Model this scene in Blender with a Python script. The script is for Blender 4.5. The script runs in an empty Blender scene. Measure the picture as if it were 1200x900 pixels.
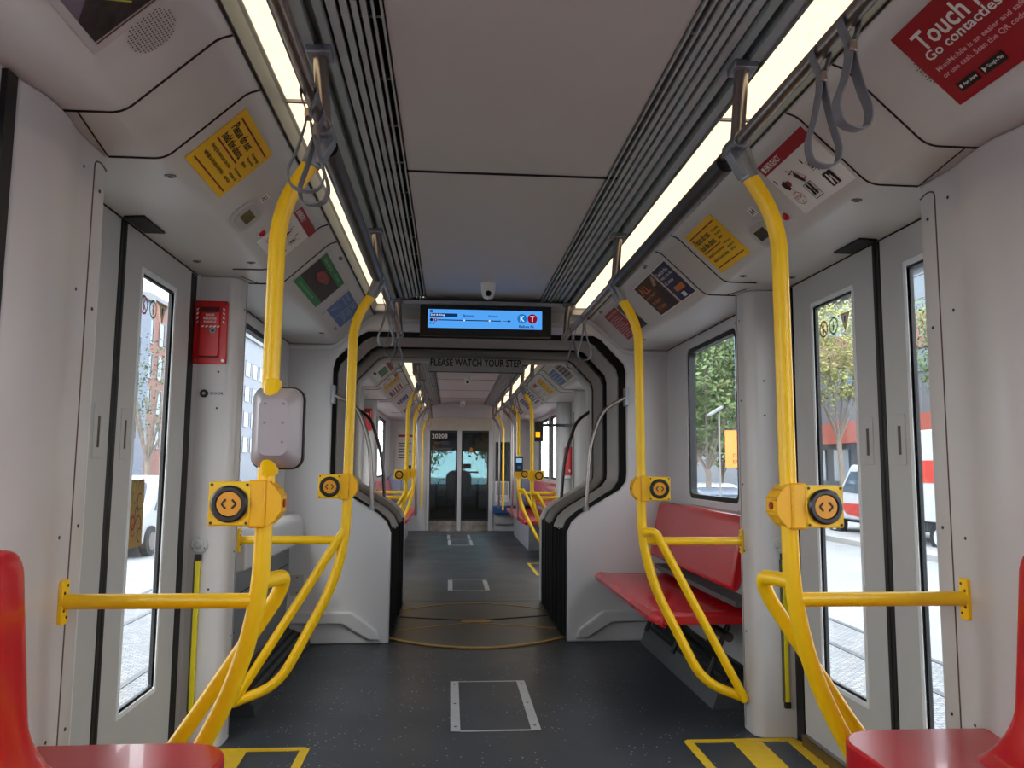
import bpy, math, random
from mathutils import Vector, Matrix
random.seed(7)
C = bpy.context.scene.collection
PI = math.pi

# ------------------------------------------------------------------ camera, sky, exposure
cd = bpy.data.cameras.new('camera'); cam = bpy.data.objects.new('camera', cd); C.objects.link(cam)
FPX, YAW, PIT, ROL = 920.57, 0.0776952, 0.1046914, 0.0076926
cd.sensor_width = 36; cd.sensor_fit = 'HORIZONTAL'; cd.lens = FPX / 1200 * 36; cd.clip_start = 0.02; cd.clip_end = 400
cy_, sy_, cp_, sp_, cr_, sr_ = math.cos(YAW), math.sin(YAW), math.cos(PIT), math.sin(PIT), math.cos(ROL), math.sin(ROL)
A_ = Matrix(((cy_, -sy_, 0), (sy_, cy_, 0), (0, 0, 1)))
B_ = Matrix(((1, 0, 0), (0, cp_, sp_), (0, -sp_, cp_)))
C_ = Matrix(((1, 0, 0), (0, 0, -1), (0, 1, 0)))
D_ = Matrix(((cr_, -sr_, 0), (sr_, cr_, 0), (0, 0, 1)))
M_ = D_ @ C_ @ B_ @ A_
rot = Matrix((M_[0], -M_[1], -M_[2])).transposed()
cam.matrix_world = Matrix.Translation((-0.20, 0, 1.12)) @ rot.to_4x4()
bpy.context.scene.camera = cam

SKY_STRENGTH = 4.4
w = bpy.data.worlds.new('overcast_sky'); bpy.context.scene.world = w; w.use_nodes = True
nt = w.node_tree; bg = nt.nodes['Background']
tc = nt.nodes.new('ShaderNodeTexCoord'); sep = nt.nodes.new('ShaderNodeSeparateXYZ'); rp = nt.nodes.new('ShaderNodeValToRGB')
nt.links.new(tc.outputs['Generated'], sep.inputs[0]); nt.links.new(sep.outputs['Z'], rp.inputs[0]); nt.links.new(rp.outputs[0], bg.inputs[0])
rp.color_ramp.elements[0].position = 0.0; rp.color_ramp.elements[0].color = (0.97, 0.98, 1.0, 1)
rp.color_ramp.elements[1].position = 0.6; rp.color_ramp.elements[1].color = (0.86, 0.92, 1.0, 1)
bg.inputs[1].default_value = SKY_STRENGTH
sd = bpy.data.lights.new('sun', 'SUN'); sun = bpy.data.objects.new('sun', sd); C.objects.link(sun)
sd.energy = 3.0; sd.angle = math.radians(25); sd.color = (1.0, 0.95, 0.87)
sun.rotation_euler = (math.radians(38), math.radians(-12), 0)
vs = bpy.context.scene.view_settings
vs.view_transform = 'Standard'; vs.look = 'None'; vs.gamma = 1; vs.use_curve_mapping = False
vs.exposure = 0.43

# ------------------------------------------------------------------ materials
def lin(c):
    return tuple(((v / 255) / 12.92 if v / 255 <= 0.04045 else ((v / 255 + 0.055) / 1.055) ** 2.4) for v in c)
MATS = {}
def mat(name, rgb, rough=0.5, metal=0.0, var=0.06, scale=12, bump=0.0, bscale=200, coat=0.0, emit=None, estr=1.0, spec=0.5):
    if name in MATS: return MATS[name]
    m = bpy.data.materials.new(name); m.use_nodes = True; MATS[name] = m
    t = m.node_tree; b = t.nodes['Principled BSDF']
    col = lin(rgb)
    n = t.nodes.new('ShaderNodeTexNoise'); n.inputs['Scale'].default_value = scale; n.inputs['Detail'].default_value = 4
    g = t.nodes.new('ShaderNodeTexCoord'); t.links.new(g.outputs['Object'], n.inputs['Vector'])
    r = t.nodes.new('ShaderNodeValToRGB'); t.links.new(n.outputs['Fac'], r.inputs[0])
    r.color_ramp.elements[0].position = 0.3; r.color_ramp.elements[1].position = 0.7
    r.color_ramp.elements[0].color = tuple(c * (1 - var) for c in col) + (1,)
    r.color_ramp.elements[1].color = tuple(min(1, c * (1 + var)) for c in col) + (1,)
    t.links.new(r.outputs[0], b.inputs['Base Color'])
    b.inputs['Roughness'].default_value = rough; b.inputs['Metallic'].default_value = metal
    b.inputs['Coat Weight'].default_value = coat; b.inputs['Specular IOR Level'].default_value = spec
    if bump:
        n2 = t.nodes.new('ShaderNodeTexNoise'); n2.inputs['Scale'].default_value = bscale
        t.links.new(g.outputs['Object'], n2.inputs['Vector'])
        bp = t.nodes.new('ShaderNodeBump'); bp.inputs['Strength'].default_value = bump; bp.inputs['Distance'].default_value = 0.002
        t.links.new(n2.outputs['Fac'], bp.inputs['Height']); t.links.new(bp.outputs[0], b.inputs['Normal'])
    if emit:
        b.inputs['Emission Color'].default_value = lin(emit) + (1,); b.inputs['Emission Strength'].default_value = estr
    return m
def node(m, kind): return m.node_tree.nodes.new(kind)

WALLM = mat('light_grey_panel', (204, 203, 205), 0.36, var=0.015, scale=3, bump=0.05, bscale=900)
PILLARM = mat('door_pillar_panel', (200, 197, 197), 0.30, var=0.015, scale=3, bump=0.05, bscale=900)
CEILM = mat('ceiling_panel', (202, 197, 192), 0.5, var=0.02, scale=2, bump=0.1, bscale=700)
COVEM = mat('cove_panel', (206, 204, 200), 0.42, var=0.015, scale=2, bump=0.05, bscale=900)
DOORM = mat('door_leaf_paint', (188, 188, 187), 0.42, var=0.02, scale=4)
RUBBER = mat('black_rubber', (20, 20, 22), 0.55, var=0.15)
SEAM = mat('seam_black', (28, 22, 22), 0.7)
YELLOW = mat('yellow_powder_coat', (255, 204, 4), 0.40, var=0.008, scale=20, coat=0.12)
YELLOW2 = mat('yellow_casting', (246, 184, 10), 0.38, var=0.008, scale=20)
RED = mat('red_seat_plastic', (196, 12, 28), 0.26, var=0.05, scale=6, coat=0.3)
STEEL = mat('brushed_steel', (150, 142, 138), 0.3, metal=1.0, var=0.08, scale=30)
DSTEEL = mat('dark_steel', (95, 90, 90), 0.3, metal=1.0, var=0.08, scale=30)
CAST = mat('grey_casting', (138, 142, 148), 0.42, metal=0.8, var=0.05)
GMETAL = mat('grey_metal_trim', (150, 158, 158), 0.42, metal=0.2, var=0.03)
FIN = mat('louvre_grey', (172, 174, 172), 0.45, metal=0.1, var=0.05)
DARK = mat('dark_void', (16, 16, 17), 0.8)
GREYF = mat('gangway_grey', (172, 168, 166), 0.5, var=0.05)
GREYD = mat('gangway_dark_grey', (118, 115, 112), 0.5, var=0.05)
STRAPM = mat('strap_grey', (112, 112, 118), 0.6, var=0.05)
WHITE = mat('print_white', (235, 233, 230), 0.45, var=0.01)
BLACK = mat('print_black', (22, 18, 18), 0.5)
SIGNY = mat('sign_yellow', (250, 198, 26), 0.45, var=0.02)
SIGNR = mat('sign_red', (160, 14, 36), 0.42, var=0.02)
SIGNGREY = mat('sign_light_grey', (208, 204, 202), 0.45, var=0.01)
ORANGE = mat('print_orange', (214, 120, 40), 0.45)
NAVY = mat('print_navy', (30, 40, 92), 0.42, var=0.05)
GREEN = mat('print_green', (18, 128, 72), 0.42, var=0.05)
BLUE = mat('print_blue', (66, 108, 168), 0.42, var=0.05)
LBLUE = mat('print_light_blue', (140, 178, 214), 0.45)
BRASS = mat('brass_strip', (182, 146, 74), 0.42, metal=0.2, var=0.1)
LGREY = mat('light_grey_plastic', (190, 190, 188), 0.4)
HATCHM = mat('hatch_aluminium', (196, 198, 200), 0.4, metal=0.3)
MATY = mat('mat_yellow', (226, 186, 34), 0.5, var=0.06, scale=30)
SCREWM = mat('screw_dark', (70, 62, 60), 0.5, metal=0.6)
BROWN = mat('poster_brown', (66, 42, 34), 0.5, var=0.6, scale=60)
DPOSTER = mat('poster_dark', (44, 34, 38), 0.5, var=0.9, scale=50)
SKIN = mat('poster_tan', (190, 160, 130), 0.5, var=0.3, scale=40)
RELR = mat('release_red', (206, 16, 24), 0.35, var=0.03)
MAROON = mat('maroon_print', (120, 16, 32), 0.5)

# floor: dark blue-grey rubber with pale flecks
FLOORM = mat('speckled_rubber_floor', (58, 64, 71), 0.33, var=0.10, scale=1.6)
_t = FLOORM.node_tree; _b = _t.nodes['Principled BSDF']
_tc = node(FLOORM, 'ShaderNodeTexCoord'); _v = node(FLOORM, 'ShaderNodeTexVoronoi'); _v.inputs['Scale'].default_value = 38
_lt = node(FLOORM, 'ShaderNodeMath'); _lt.operation = 'LESS_THAN'; _lt.inputs[1].default_value = 0.125
_n = node(FLOORM, 'ShaderNodeTexNoise'); _n.inputs['Scale'].default_value = 9
_gt = node(FLOORM, 'ShaderNodeMath'); _gt.operation = 'GREATER_THAN'; _gt.inputs[1].default_value = 0.50
_mu = node(FLOORM, 'ShaderNodeMath'); _mu.operation = 'MULTIPLY'
_mx = node(FLOORM, 'ShaderNodeMix'); _mx.data_type = 'RGBA'; _mx.inputs['B'].default_value = lin((196, 202, 208)) + (1,)
_t.links.new(_tc.outputs['Object'], _v.inputs['Vector']); _t.links.new(_tc.outputs['Object'], _n.inputs['Vector'])
_t.links.new(_v.outputs['Distance'], _lt.inputs[0]); _t.links.new(_n.outputs['Fac'], _gt.inputs[0])
_t.links.new(_lt.outputs[0], _mu.inputs[0]); _t.links.new(_gt.outputs[0], _mu.inputs[1]); _t.links.new(_mu.outputs[0], _mx.inputs['Factor'])
_t.links.new(_b.inputs['Base Color'].links[0].from_socket, _mx.inputs['A']); _t.links.new(_mx.outputs['Result'], _b.inputs['Base Color'])
_n3 = node(FLOORM, 'ShaderNodeTexNoise'); _n3.inputs['Scale'].default_value = 2.2; _n3.inputs['Detail'].default_value = 6
_mr = node(FLOORM, 'ShaderNodeMapRange'); _mr.inputs['To Min'].default_value = 0.26; _mr.inputs['To Max'].default_value = 0.50
_t.links.new(_tc.outputs['Object'], _n3.inputs['Vector']); _t.links.new(_n3.outputs['Fac'], _mr.inputs['Value']); _t.links.new(_mr.outputs[0], _b.inputs['Roughness'])

def glass(name, tint=(0.93, 0.95, 0.95), refl=0.08):
    m = bpy.data.materials.new(name); m.use_nodes = True; t = m.node_tree; t.nodes.clear()
    o = t.nodes.new('ShaderNodeOutputMaterial'); mx = t.nodes.new('ShaderNodeMixShader')
    tr = t.nodes.new('ShaderNodeBsdfTransparent'); gl = t.nodes.new('ShaderNodeBsdfGlossy')
    tr.inputs[0].default_value = tint + (1,); gl.inputs['Roughness'].default_value = 0.03; mx.inputs[0].default_value = refl
    t.links.new(tr.outputs[0], mx.inputs[1]); t.links.new(gl.outputs[0], mx.inputs[2]); t.links.new(mx.outputs[0], o.inputs[0])
    return m
GLASS = glass('window_glass')
CABGLASS = glass('cab_glass', (0.30, 0.42, 0.44), 0.12)
def emitter(name, rgb, s):
    m = bpy.data.materials.new(name); m.use_nodes = True; t = m.node_tree; t.nodes.clear()
    o = t.nodes.new('ShaderNodeOutputMaterial'); e = t.nodes.new('ShaderNodeEmission')
    e.inputs[0].default_value = lin(rgb) + (1,); e.inputs[1].default_value = s
    t.links.new(e.outputs[0], o.inputs[0]); return m
# light diffuser: warm, slightly brighter along the tube, cells along its length
LIGHTM = emitter('light_diffuser', (255, 226, 184), 1.15)
_t = LIGHTM.node_tree; _tc = node(LIGHTM, 'ShaderNodeTexCoord'); _n = node(LIGHTM, 'ShaderNodeTexNoise')
_mp = node(LIGHTM, 'ShaderNodeMapping'); _mp.inputs['Scale'].default_value = (10, 9, 1)
_mr = node(LIGHTM, 'ShaderNodeMapRange'); _mr.inputs['To Min'].default_value = 1.05; _mr.inputs['To Max'].default_value = 1.6
_t.links.new(_tc.outputs['Object'], _mp.inputs[0]); _t.links.new(_mp.outputs[0], _n.inputs['Vector']); _t.links.new(_n.outputs['Fac'], _mr.inputs['Value'])
_t.links.new(_mr.outputs[0], [x for x in _t.nodes if x.type == 'EMISSION'][0].inputs[1])
SCREENM = emitter('lcd_blue', (84, 164, 246), 0.74)
SCRDARK = emitter('lcd_dark_print', (22, 60, 120), 0.5)
SCRBLK = emitter('lcd_line', (20, 40, 90), 0.3)
SCRW = emitter('lcd_white', (235, 245, 255), .7)
SCRB2 = emitter('lcd_blue_disc', (20, 130, 215), 0.62)
SCRR = emitter('lcd_red_disc', (150, 14, 44), 0.6)
AMBER = emitter('amber_led', (255, 150, 20), 1.6)
LCDG = mat('lcd_green', (66, 70, 40), 0.2)

# ------------------------------------------------------------------ mesh builder
class MB:
    def __init__(s): s.v = []; s.f = []; s.M = None
    def add(s, vs_, fs):
        o = len(s.v)
        if s.M is not None: vs_ = [s.M @ Vector(v) for v in vs_]
        s.v += [tuple(v) for v in vs_]; s.f += [tuple(i + o for i in f) for f in fs]; return s
    def box(s, x0, x1, y0, y1, z0, z1):
        x0, x1 = sorted((x0, x1)); y0, y1 = sorted((y0, y1)); z0, z1 = sorted((z0, z1))
        return s.add([(x0, y0, z0), (x1, y0, z0), (x1, y1, z0), (x0, y1, z0), (x0, y0, z1), (x1, y0, z1), (x1, y1, z1), (x0, y1, z1)],
                     [(0, 3, 2, 1), (4, 5, 6, 7), (0, 1, 5, 4), (1, 2, 6, 5), (2, 3, 7, 6), (3, 0, 4, 7)])
    def prism(s, poly, axis, a, b):
        area = sum(p[0] * q[1] - q[0] * p[1] for p, q in zip(poly, poly[1:] + poly[:1]))
        if area < 0: poly = poly[::-1]
        def mk(p, t):
            return {'x': (t, p[0], p[1]), 'y': (p[0], t, p[1]), 'z': (p[0], p[1], t)}[axis]
        n = len(poly); a, b = min(a, b), max(a, b)
        vs_ = [mk(p, a) for p in poly] + [mk(p, b) for p in poly]
        fl = axis == 'y'
        fs = [tuple(range(n))[::-1], tuple(range(n, 2 * n))] + [(i, (i + 1) % n, n + (i + 1) % n, n + i) for i in range(n)]
        if fl: fs = [f[::-1] for f in fs]
        return s.add(vs_, fs)
    def tube(s, pts, r, seg=10, closed=False, cap=True, ry=None):
        pts = [Vector(p) for p in pts]; n = len(pts); ry = ry or r
        T = []
        for i in range(n):
            if closed: d = pts[(i + 1) % n] - pts[i - 1]
            else: d = pts[min(i + 1, n - 1)] - pts[max(i - 1, 0)]
            T.append(d.normalized())
        up = Vector((0, 0, 1)) if abs(T[0].z) < 0.9 else Vector((0, 1, 0))
        N = (up - T[0] * up.dot(T[0])).normalized(); vs_ = []
        for i in range(n):
            N = (N - T[i] * N.dot(T[i])).normalized(); Bn = T[i].cross(N)
            for k in range(seg):
                a = 2 * PI * k / seg; vs_.append(pts[i] + N * (math.cos(a) * r) + Bn * (math.sin(a) * ry))
        fs = []
        for i in range(n if closed else n - 1):
            j = (i + 1) % n
            for k in range(seg):
                fs.append((i * seg + k, i * seg + (k + 1) % seg, j * seg + (k + 1) % seg, j * seg + k))
        if cap and not closed: fs += [tuple(range(seg))[::-1], tuple(range((n - 1) * seg, n * seg))]
        return s.add(vs_, fs)
    def lathe(s, prof, org, axis, seg=20):
        org = Vector(org); ax = Vector(axis).normalized(); u = ax.orthogonal().normalized(); v = ax.cross(u); vs_ = []
        for r, h in prof:
            for k in range(seg):
                a = 2 * PI * k / seg; vs_.append(org + ax * h + u * (r * math.cos(a)) + v * (r * math.sin(a)))
        n = len(prof); fs = []
        for i in range(n - 1):
            for k in range(seg): fs.append((i * seg + k, i * seg + (k + 1) % seg, (i + 1) * seg + (k + 1) % seg, (i + 1) * seg + k))
        fs += [tuple(range(seg))[::-1], tuple(range((n - 1) * seg, n * seg))]
        return s.add(vs_, fs)
    def disc(s, org, axis, r, h, seg=20): return s.lathe([(r, 0), (r, h)], org, axis, seg)
    def build(s, name, m, parent=None, bevel=0.0, smooth=False, seg=2, org=None):
        me = bpy.data.meshes.new(name)
        xs, ys, zs = zip(*s.v)
        c = Vector(org) if org else Vector(((min(xs) + max(xs)) / 2, (min(ys) + max(ys)) / 2, min(zs)))
        me.from_pydata([tuple(Vector(v) - c) for v in s.v], [], s.f); me.update()
        for mm in (m if isinstance(m, (list, tuple)) else [m]): me.materials.append(mm)
        o = bpy.data.objects.new(name, me); C.objects.link(o)
        if parent is not None:
            o.parent = parent; c = c - Vector(parent['_w'])
        o.location = c; o['_w'] = tuple(c + (Vector(parent['_w']) if parent is not None else Vector()))
        if bevel:
            bm_ = o.modifiers.new('bevel', 'BEVEL'); bm_.width = bevel; bm_.segments = seg; bm_.limit_method = 'ANGLE'; bm_.angle_limit = math.radians(35)
            bm_.harden_normals = False; smooth = True
        if smooth:
            for p in me.polygons: p.use_smooth = True
            try: me.set_sharp_from_angle(angle=math.radians(38))
            except Exception: pass
        return o
def tag(o, label, cat, group=None, kind=None):
    o['label'] = label; o['category'] = cat
    if group: o['group'] = group
    if kind: o['kind'] = kind
    return o
def struct(o, label, cat, group=None): return tag(o, label, cat, group, 'structure')
def thing(name, label, cat, loc, group=None, kind=None):
    o = bpy.data.objects.new(name, None); C.objects.link(o); o.location = loc; o['_w'] = tuple(loc); o.empty_display_size = 0.05
    return tag(o, label, cat, group, kind)
def dup(o, off, label=None, parent=None):
    c = o.copy(); C.objects.link(c)
    if parent is None: c.location = Vector(o.location) + Vector(off)
    else: c.parent = parent
    if label: c['label'] = label
    for ch in o.children: dup(ch, off, None, c)
    return c
def fillet(pts, r, n=6):
    pts = [Vector(p) for p in pts]; out = [pts[0]]
    rr = r if isinstance(r, (list, tuple)) else [r] * len(pts)
    for i in range(1, len(pts) - 1):
        p, a, b = pts[i], pts[i - 1], pts[i + 1]
        da, db = (a - p), (b - p); l = min(rr[i], da.length * 0.48, db.length * 0.48)
        s0, s1 = p + da.normalized() * l, p + db.normalized() * l
        for k in range(n + 1):
            t = k / n; out.append(s0 * (1 - t) ** 2 + p * 2 * t * (1 - t) + s1 * t * t)
    out.append(pts[-1]); return out
def f2(pts, r, n=5): return [(v[0], v[1]) for v in fillet([(p[0], p[1], 0) for p in pts], r, n)]
def rrect(x0, x1, y0, y1, r, n=5):
    out = []
    for cx, cy, a0 in ((x1 - r, y1 - r, 0), (x0 + r, y1 - r, 90), (x0 + r, y0 + r, 180), (x1 - r, y0 + r, 270)):
        for k in range(n + 1):
            a = math.radians(a0 + 90 * k / n); out.append((cx + r * math.cos(a), cy + r * math.sin(a)))
    return out
def ring_prism(mb, outer, inner, axis, a, b):
    def mk(p, t): return {'x': (t, p[0], p[1]), 'y': (p[0], t, p[1]), 'z': (p[0], p[1], t)}[axis]
    n = len(outer); vs_ = [mk(p, a) for p in outer] + [mk(p, a) for p in inner] + [mk(p, b) for p in outer] + [mk(p, b) for p in inner]
    fs = []
    for i in range(n):
        j = (i + 1) % n
        fs += [(i, j, n + j, n + i), (2 * n + i, 3 * n + i, 3 * n + j, 2 * n + j), (i, 2 * n + i, 2 * n + j, j), (n + i, n + j, 3 * n + j, 3 * n + i)]
    mb.add(vs_, fs)
_txt = {}
def text_geo(s):
    if s in _txt: return _txt[s]
    cu = bpy.data.curves.new('t', 'FONT'); cu.body = s; cu.resolution_u = 2; cu.offset = 0.018
    ob = bpy.data.objects.new('t', cu); C.objects.link(ob)
    dg = bpy.context.evaluated_depsgraph_get(); me = bpy.data.meshes.new_from_object(ob.evaluated_get(dg))
    v = [tuple(p.co) for p in me.vertices]; f = [tuple(p.vertices) for p in me.polygons]
    bpy.data.objects.remove(ob); bpy.data.curves.remove(cu); bpy.data.meshes.remove(me)
    _txt[s] = (v, f); return v, f
def put_text(mb, s, x0, y0, x1, y1, z, full=None):
    v, f = text_geo(s); xs = [p[0] for p in v]; ys = [p[1] for p in v]
    ax, bx, ay, by = min(xs), max(xs), min(ys), max(ys)
    mb.add([(x0 + (p[0] - ax) / (bx - ax) * (x1 - x0), y0 + (p[1] - ay) / (by - ay) * (y1 - y0), z) for p in v], f)

# local frames: x = reading direction, y = up, z = towards the reader
SA = (0.745, 2.09); SB = (0.945, 1.905)                 # the slanted cove panel, upper and lower edge
SL = math.hypot(SB[0] - SA[0], SB[1] - SA[1])
def slant(side, s_, y):                                  # matrix whose origin is s_ metres down the slant at y
    dx, dz = (SB[0] - SA[0]) / SL, (SB[1] - SA[1]) / SL
    ex = Vector((0, -side, 0)); ey = Vector((-side * dx, 0, -dz)); ez = ex.cross(ey)
    o = Vector((side * (SA[0] + dx * s_), y, SA[1] + dz * s_)) + ez * 0.001
    return Matrix(((ex.x, ey.x, ez.x, o.x), (ex.y, ey.y, ez.y, o.y), (ex.z, ey.z, ez.z, o.z), (0, 0, 0, 1)))
def frame(o, ex, ey):
    ex, ey = Vector(ex).normalized(), Vector(ey).normalized(); ez = ex.cross(ey); o = Vector(o)
    return Matrix(((ex.x, ey.x, ez.x, o.x), (ex.y, ey.y, ez.y, o.y), (ex.z, ey.z, ez.z, o.z), (0, 0, 0, 1)))
def circ(cx, cy, rx, ry=None, n=20, a0=0): return [(cx + rx * math.cos(a0 + 2 * PI * k / n), cy + (ry or rx) * math.sin(a0 + 2 * PI * k / n)) for k in range(n)]
def sign(name, label, cat, M, w_, h_, base, items, group=None, th=0.0025, parent=None, kids=None, r=0.003):
    """plate from (0,0) to (w,h) in the frame, then printed layers as its parts"""
    b = MB(); b.M = M; b.prism(rrect(0, w_, 0, h_, r, 2), 'z', 0, th)
    o = b.build(name, base, parent)
    if parent is None: tag(o, label, cat, group)
    for k, (nm, m, shapes) in enumerate(items):
        q = MB(); q.M = M; z = th + 0.0006 * (k + 1)
        for s_ in shapes:
            if s_[0] == 't': put_text(q, s_[1], s_[2], s_[3], s_[4], s_[5], z)
            elif s_[0] == 'r': q.add([(s_[1], s_[2], z), (s_[3], s_[2], z), (s_[3], s_[4], z), (s_[1], s_[4], z)], [(0, 1, 2, 3)])
            elif s_[0] == 'p': q.add([(x, y, z) for x, y in s_[1]], [tuple(range(len(s_[1])))])
            elif s_[0] == 'o':                         # outline of a polygon
                ps = s_[1]; c0 = (sum(p[0] for p in ps) / len(ps), sum(p[1] for p in ps) / len(ps)); f_ = s_[2]
                inn = [(c0[0] + (p[0] - c0[0]) * f_, c0[1] + (p[1] - c0[1]) * f_) for p in ps]; n = len(ps)
                q.add([(x, y, z) for x, y in ps + inn], [(i, (i + 1) % n, n + (i + 1) % n, n + i) for i in range(n)])
            elif s_[0] == 'l':                         # thick line
                (xa, ya), (xb, yb), t = s_[1], s_[2], s_[3] / 2; L = math.hypot(xb - xa, yb - ya); nx, ny = -(yb - ya) / L * t, (xb - xa) / L * t
                q.add([(xa + nx, ya + ny, z), (xa - nx, ya - ny, z), (xb - nx, yb - ny, z), (xb + nx, yb + ny, z)], [(0, 1, 2, 3)])
        q.build(nm, m, o)
    return o

# ------------------------------------------------------------------ the shell
Y0, YE = -2.3, 5.15            # near car: behind the camera to the gangway panel
G0, G1 = 5.185, 6.62            # the gangway
Z1, ZB = 6.75, 13.9            # far car: end panel to the cab bulkhead
DX = 1.262                     # plane of the doors
b = MB(); b.box(-1.34, 1.34, Y0, YE + .13, -0.06, 0); b.box(-1.34, 1.34, G0 + 0.0, G1 + .1, -0.06, -0.001); b.box(-1.34, 1.34, G1 + 0.1, 17.2, -0.06, 0)
struct(b.build('floor', FLOORM), 'dark blue-grey rubber floor with pale flecks running through both cars', 'floor')

def cove(side):
    return f2([(side * .705, 2.125), (side * .715, 2.10), (side * .745, 2.09), (side * .945, 1.905), (side * 1.34, 1.905)], [0, .005, .012, .03, 0], 5)
def ceiling(y0, y1):
    b = MB()
    for sd_ in (1, -1):
        pr = [(0, 2.26), (0, 2.21), (sd_ * .372, 2.21)]
        b.prism([(0, 2.21), (sd_ * .372, 2.21), (sd_ * .38, 2.235), (sd_ * .38, 2.26), (0, 2.26)], 'y', y0, y1)
        b.box(sd_ * .38, sd_ * .60, y0, y1, 2.25, 2.26)
    return b
bc = ceiling(Y0, YE); bc2 = ceiling(Z1, ZB)
b = MB(); b.add(bc.v, bc.f); b.add(bc2.v, bc2.f)
struct(b.build('ceiling', CEILM, smooth=False), 'flat grey ceiling panels down the middle of both cars', 'ceiling')
n_trim = [0]
def trim_name(): n_trim[0] += 1; return 'trim_%d' % n_trim[0]
for sd_, nm in ((1, 'right'), (-1, 'left')):
    for (y0, y1, car) in ((Y0, YE, 'near'), (Z1, ZB, 'far')):
        p = cove(sd_); b = MB(); b.prism(p + [(sd_ * 1.34, 2.26), (sd_ * .70, 2.26)], 'y', y0, y1)
        struct(b.build(trim_name(), COVEM, smooth=True), 'slanted light grey cove panel carrying posters, %s side of the %s car' % (nm, car), 'cove panel')

# seams between the cove panels, one object for each side and car
def seam_path(sd_, y):
    return [(x, y, z - 0.0005) for x, z in f2([(sd_ * .712, 2.10), (sd_ * .745, 2.089), (sd_ * .945, 1.904), (sd_ * 1.085, 1.9035)], [0, .02, .03, 0], 6)]
for sd_, nm in ((1, 'right'), (-1, 'left')):
    b = MB()
    for y in (1.755, 2.02, 3.18, 3.43):
        b.tube(seam_path(sd_, y), 0.0028, 6)
    b.tube([(sd_ * 1.045, 1.76, 1.904), (sd_ * 1.087, 2.018, 1.904)], 0.0018, 6); b.tube([(sd_ * 1.045, 3.43, 1.904), (sd_ * 1.087, 3.30, 1.904)], 0.0018, 6)
    b.tube([(sd_ * .7065, Y0, 2.104), (sd_ * .7065, YE, 2.104)], 0.004, 6)
    b.tube([(sd_ * 1.248, 3.55, 1.903), (sd_ * 1.248, YE, 1.903)], 0.003, 6); b.tube([(sd_ * 1.26, 1.95, 1.903), (sd_ * 1.26, 3.3, 1.903)], 0.003, 6)
    struct(b.build(trim_name(), SEAM), 'thin dark joint lines between the cove panels, %s side of the near car' % nm, 'joint')
    b = MB()
    for y in (7.9, 8.2, 9.5, 9.75, 11.8):
        b.tube(seam_path(sd_, y), 0.003, 5)
    b.tube([(sd_ * .7065, Z1, 2.104), (sd_ * .7065, ZB, 2.104)], 0.004, 5)
    struct(b.build(trim_name(), SEAM), 'thin dark joint lines between the cove panels, %s side of the far car' % nm, 'joint')
b = MB()
b.box(-.49, .49, 2.832, 2.838, 2.203, 2.2115)
for y in (7.4, 8.6, 9.9, 11.3, 12.6): b.box(-.37, .37, y, y + .008, 2.207, 2.2115)
struct(b.build(trim_name(), SEAM), 'narrow dark cross joint lines in the middle ceiling', 'joint')

def side_wall(sd_, y0, y1, holes, x0=1.25, x1=1.275):
    """slab with rectangular holes (y, z)"""
    b = MB(); ys = sorted({y0, y1} | {h[0] for h in holes} | {h[1] for h in holes})
    for a, c in zip(ys, ys[1:]):
        hs = [h for h in holes if h[0] < (a + c) / 2 < h[1]]
        if not hs: b.box(sd_ * x0, sd_ * x1, a, c, 0, 2.26)
        for h in hs: b.box(sd_ * x0, sd_ * x1, a, c, 0, h[2]); b.box(sd_ * x0, sd_ * x1, a, c, h[3], 2.26)
    return b
n_win = [0]
def window(sd_, y0, y1, z0, z1, x=1.25, label=''):
    n_win[0] += 1
    root = thing('window_%d' % n_win[0], label, 'window', (sd_ * x, (y0 + y1) / 2, z0), kind='structure')
    b = MB(); o, i = rrect(y0 - .006, y1 + .006, z0 - .006, z1 + .006, .045), rrect(y0 + .022, y1 - .022, z0 + .022, z1 - .022, .035)
    ring_prism(b, o, i, 'x', sd_ * (x - .004), sd_ * (x + .035)); b.build('rubber_gasket', RUBBER, root)
    b = MB(); o2 = rrect(y0 - .045, y1 + .045, z0 - .045, z1 + .045, .075)
    ring_prism(b, o2, rrect(y0 - .004, y1 + .004, z0 - .004, z1 + .004, .045), 'x', sd_ * (x - .010), sd_ * (x + .01)); b.build('window_surround', WALLM, root, bevel=.004)
    b = MB(); b.prism(rrect(y0 - .001, y1 + .001, z0 - .001, z1 + .001, .045), 'x', sd_ * (x + .012), sd_ * (x + .017)); b.build('window_pane', GLASS, root)
    return root
W1 = (3.86, 4.68, .945, 1.835)
WA, WB = (7.15, 7.75, .95, 1.835), (10.0, 11.3, .95, 1.835)
WC = (11.5, 12.8, .95, 1.835)
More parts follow.
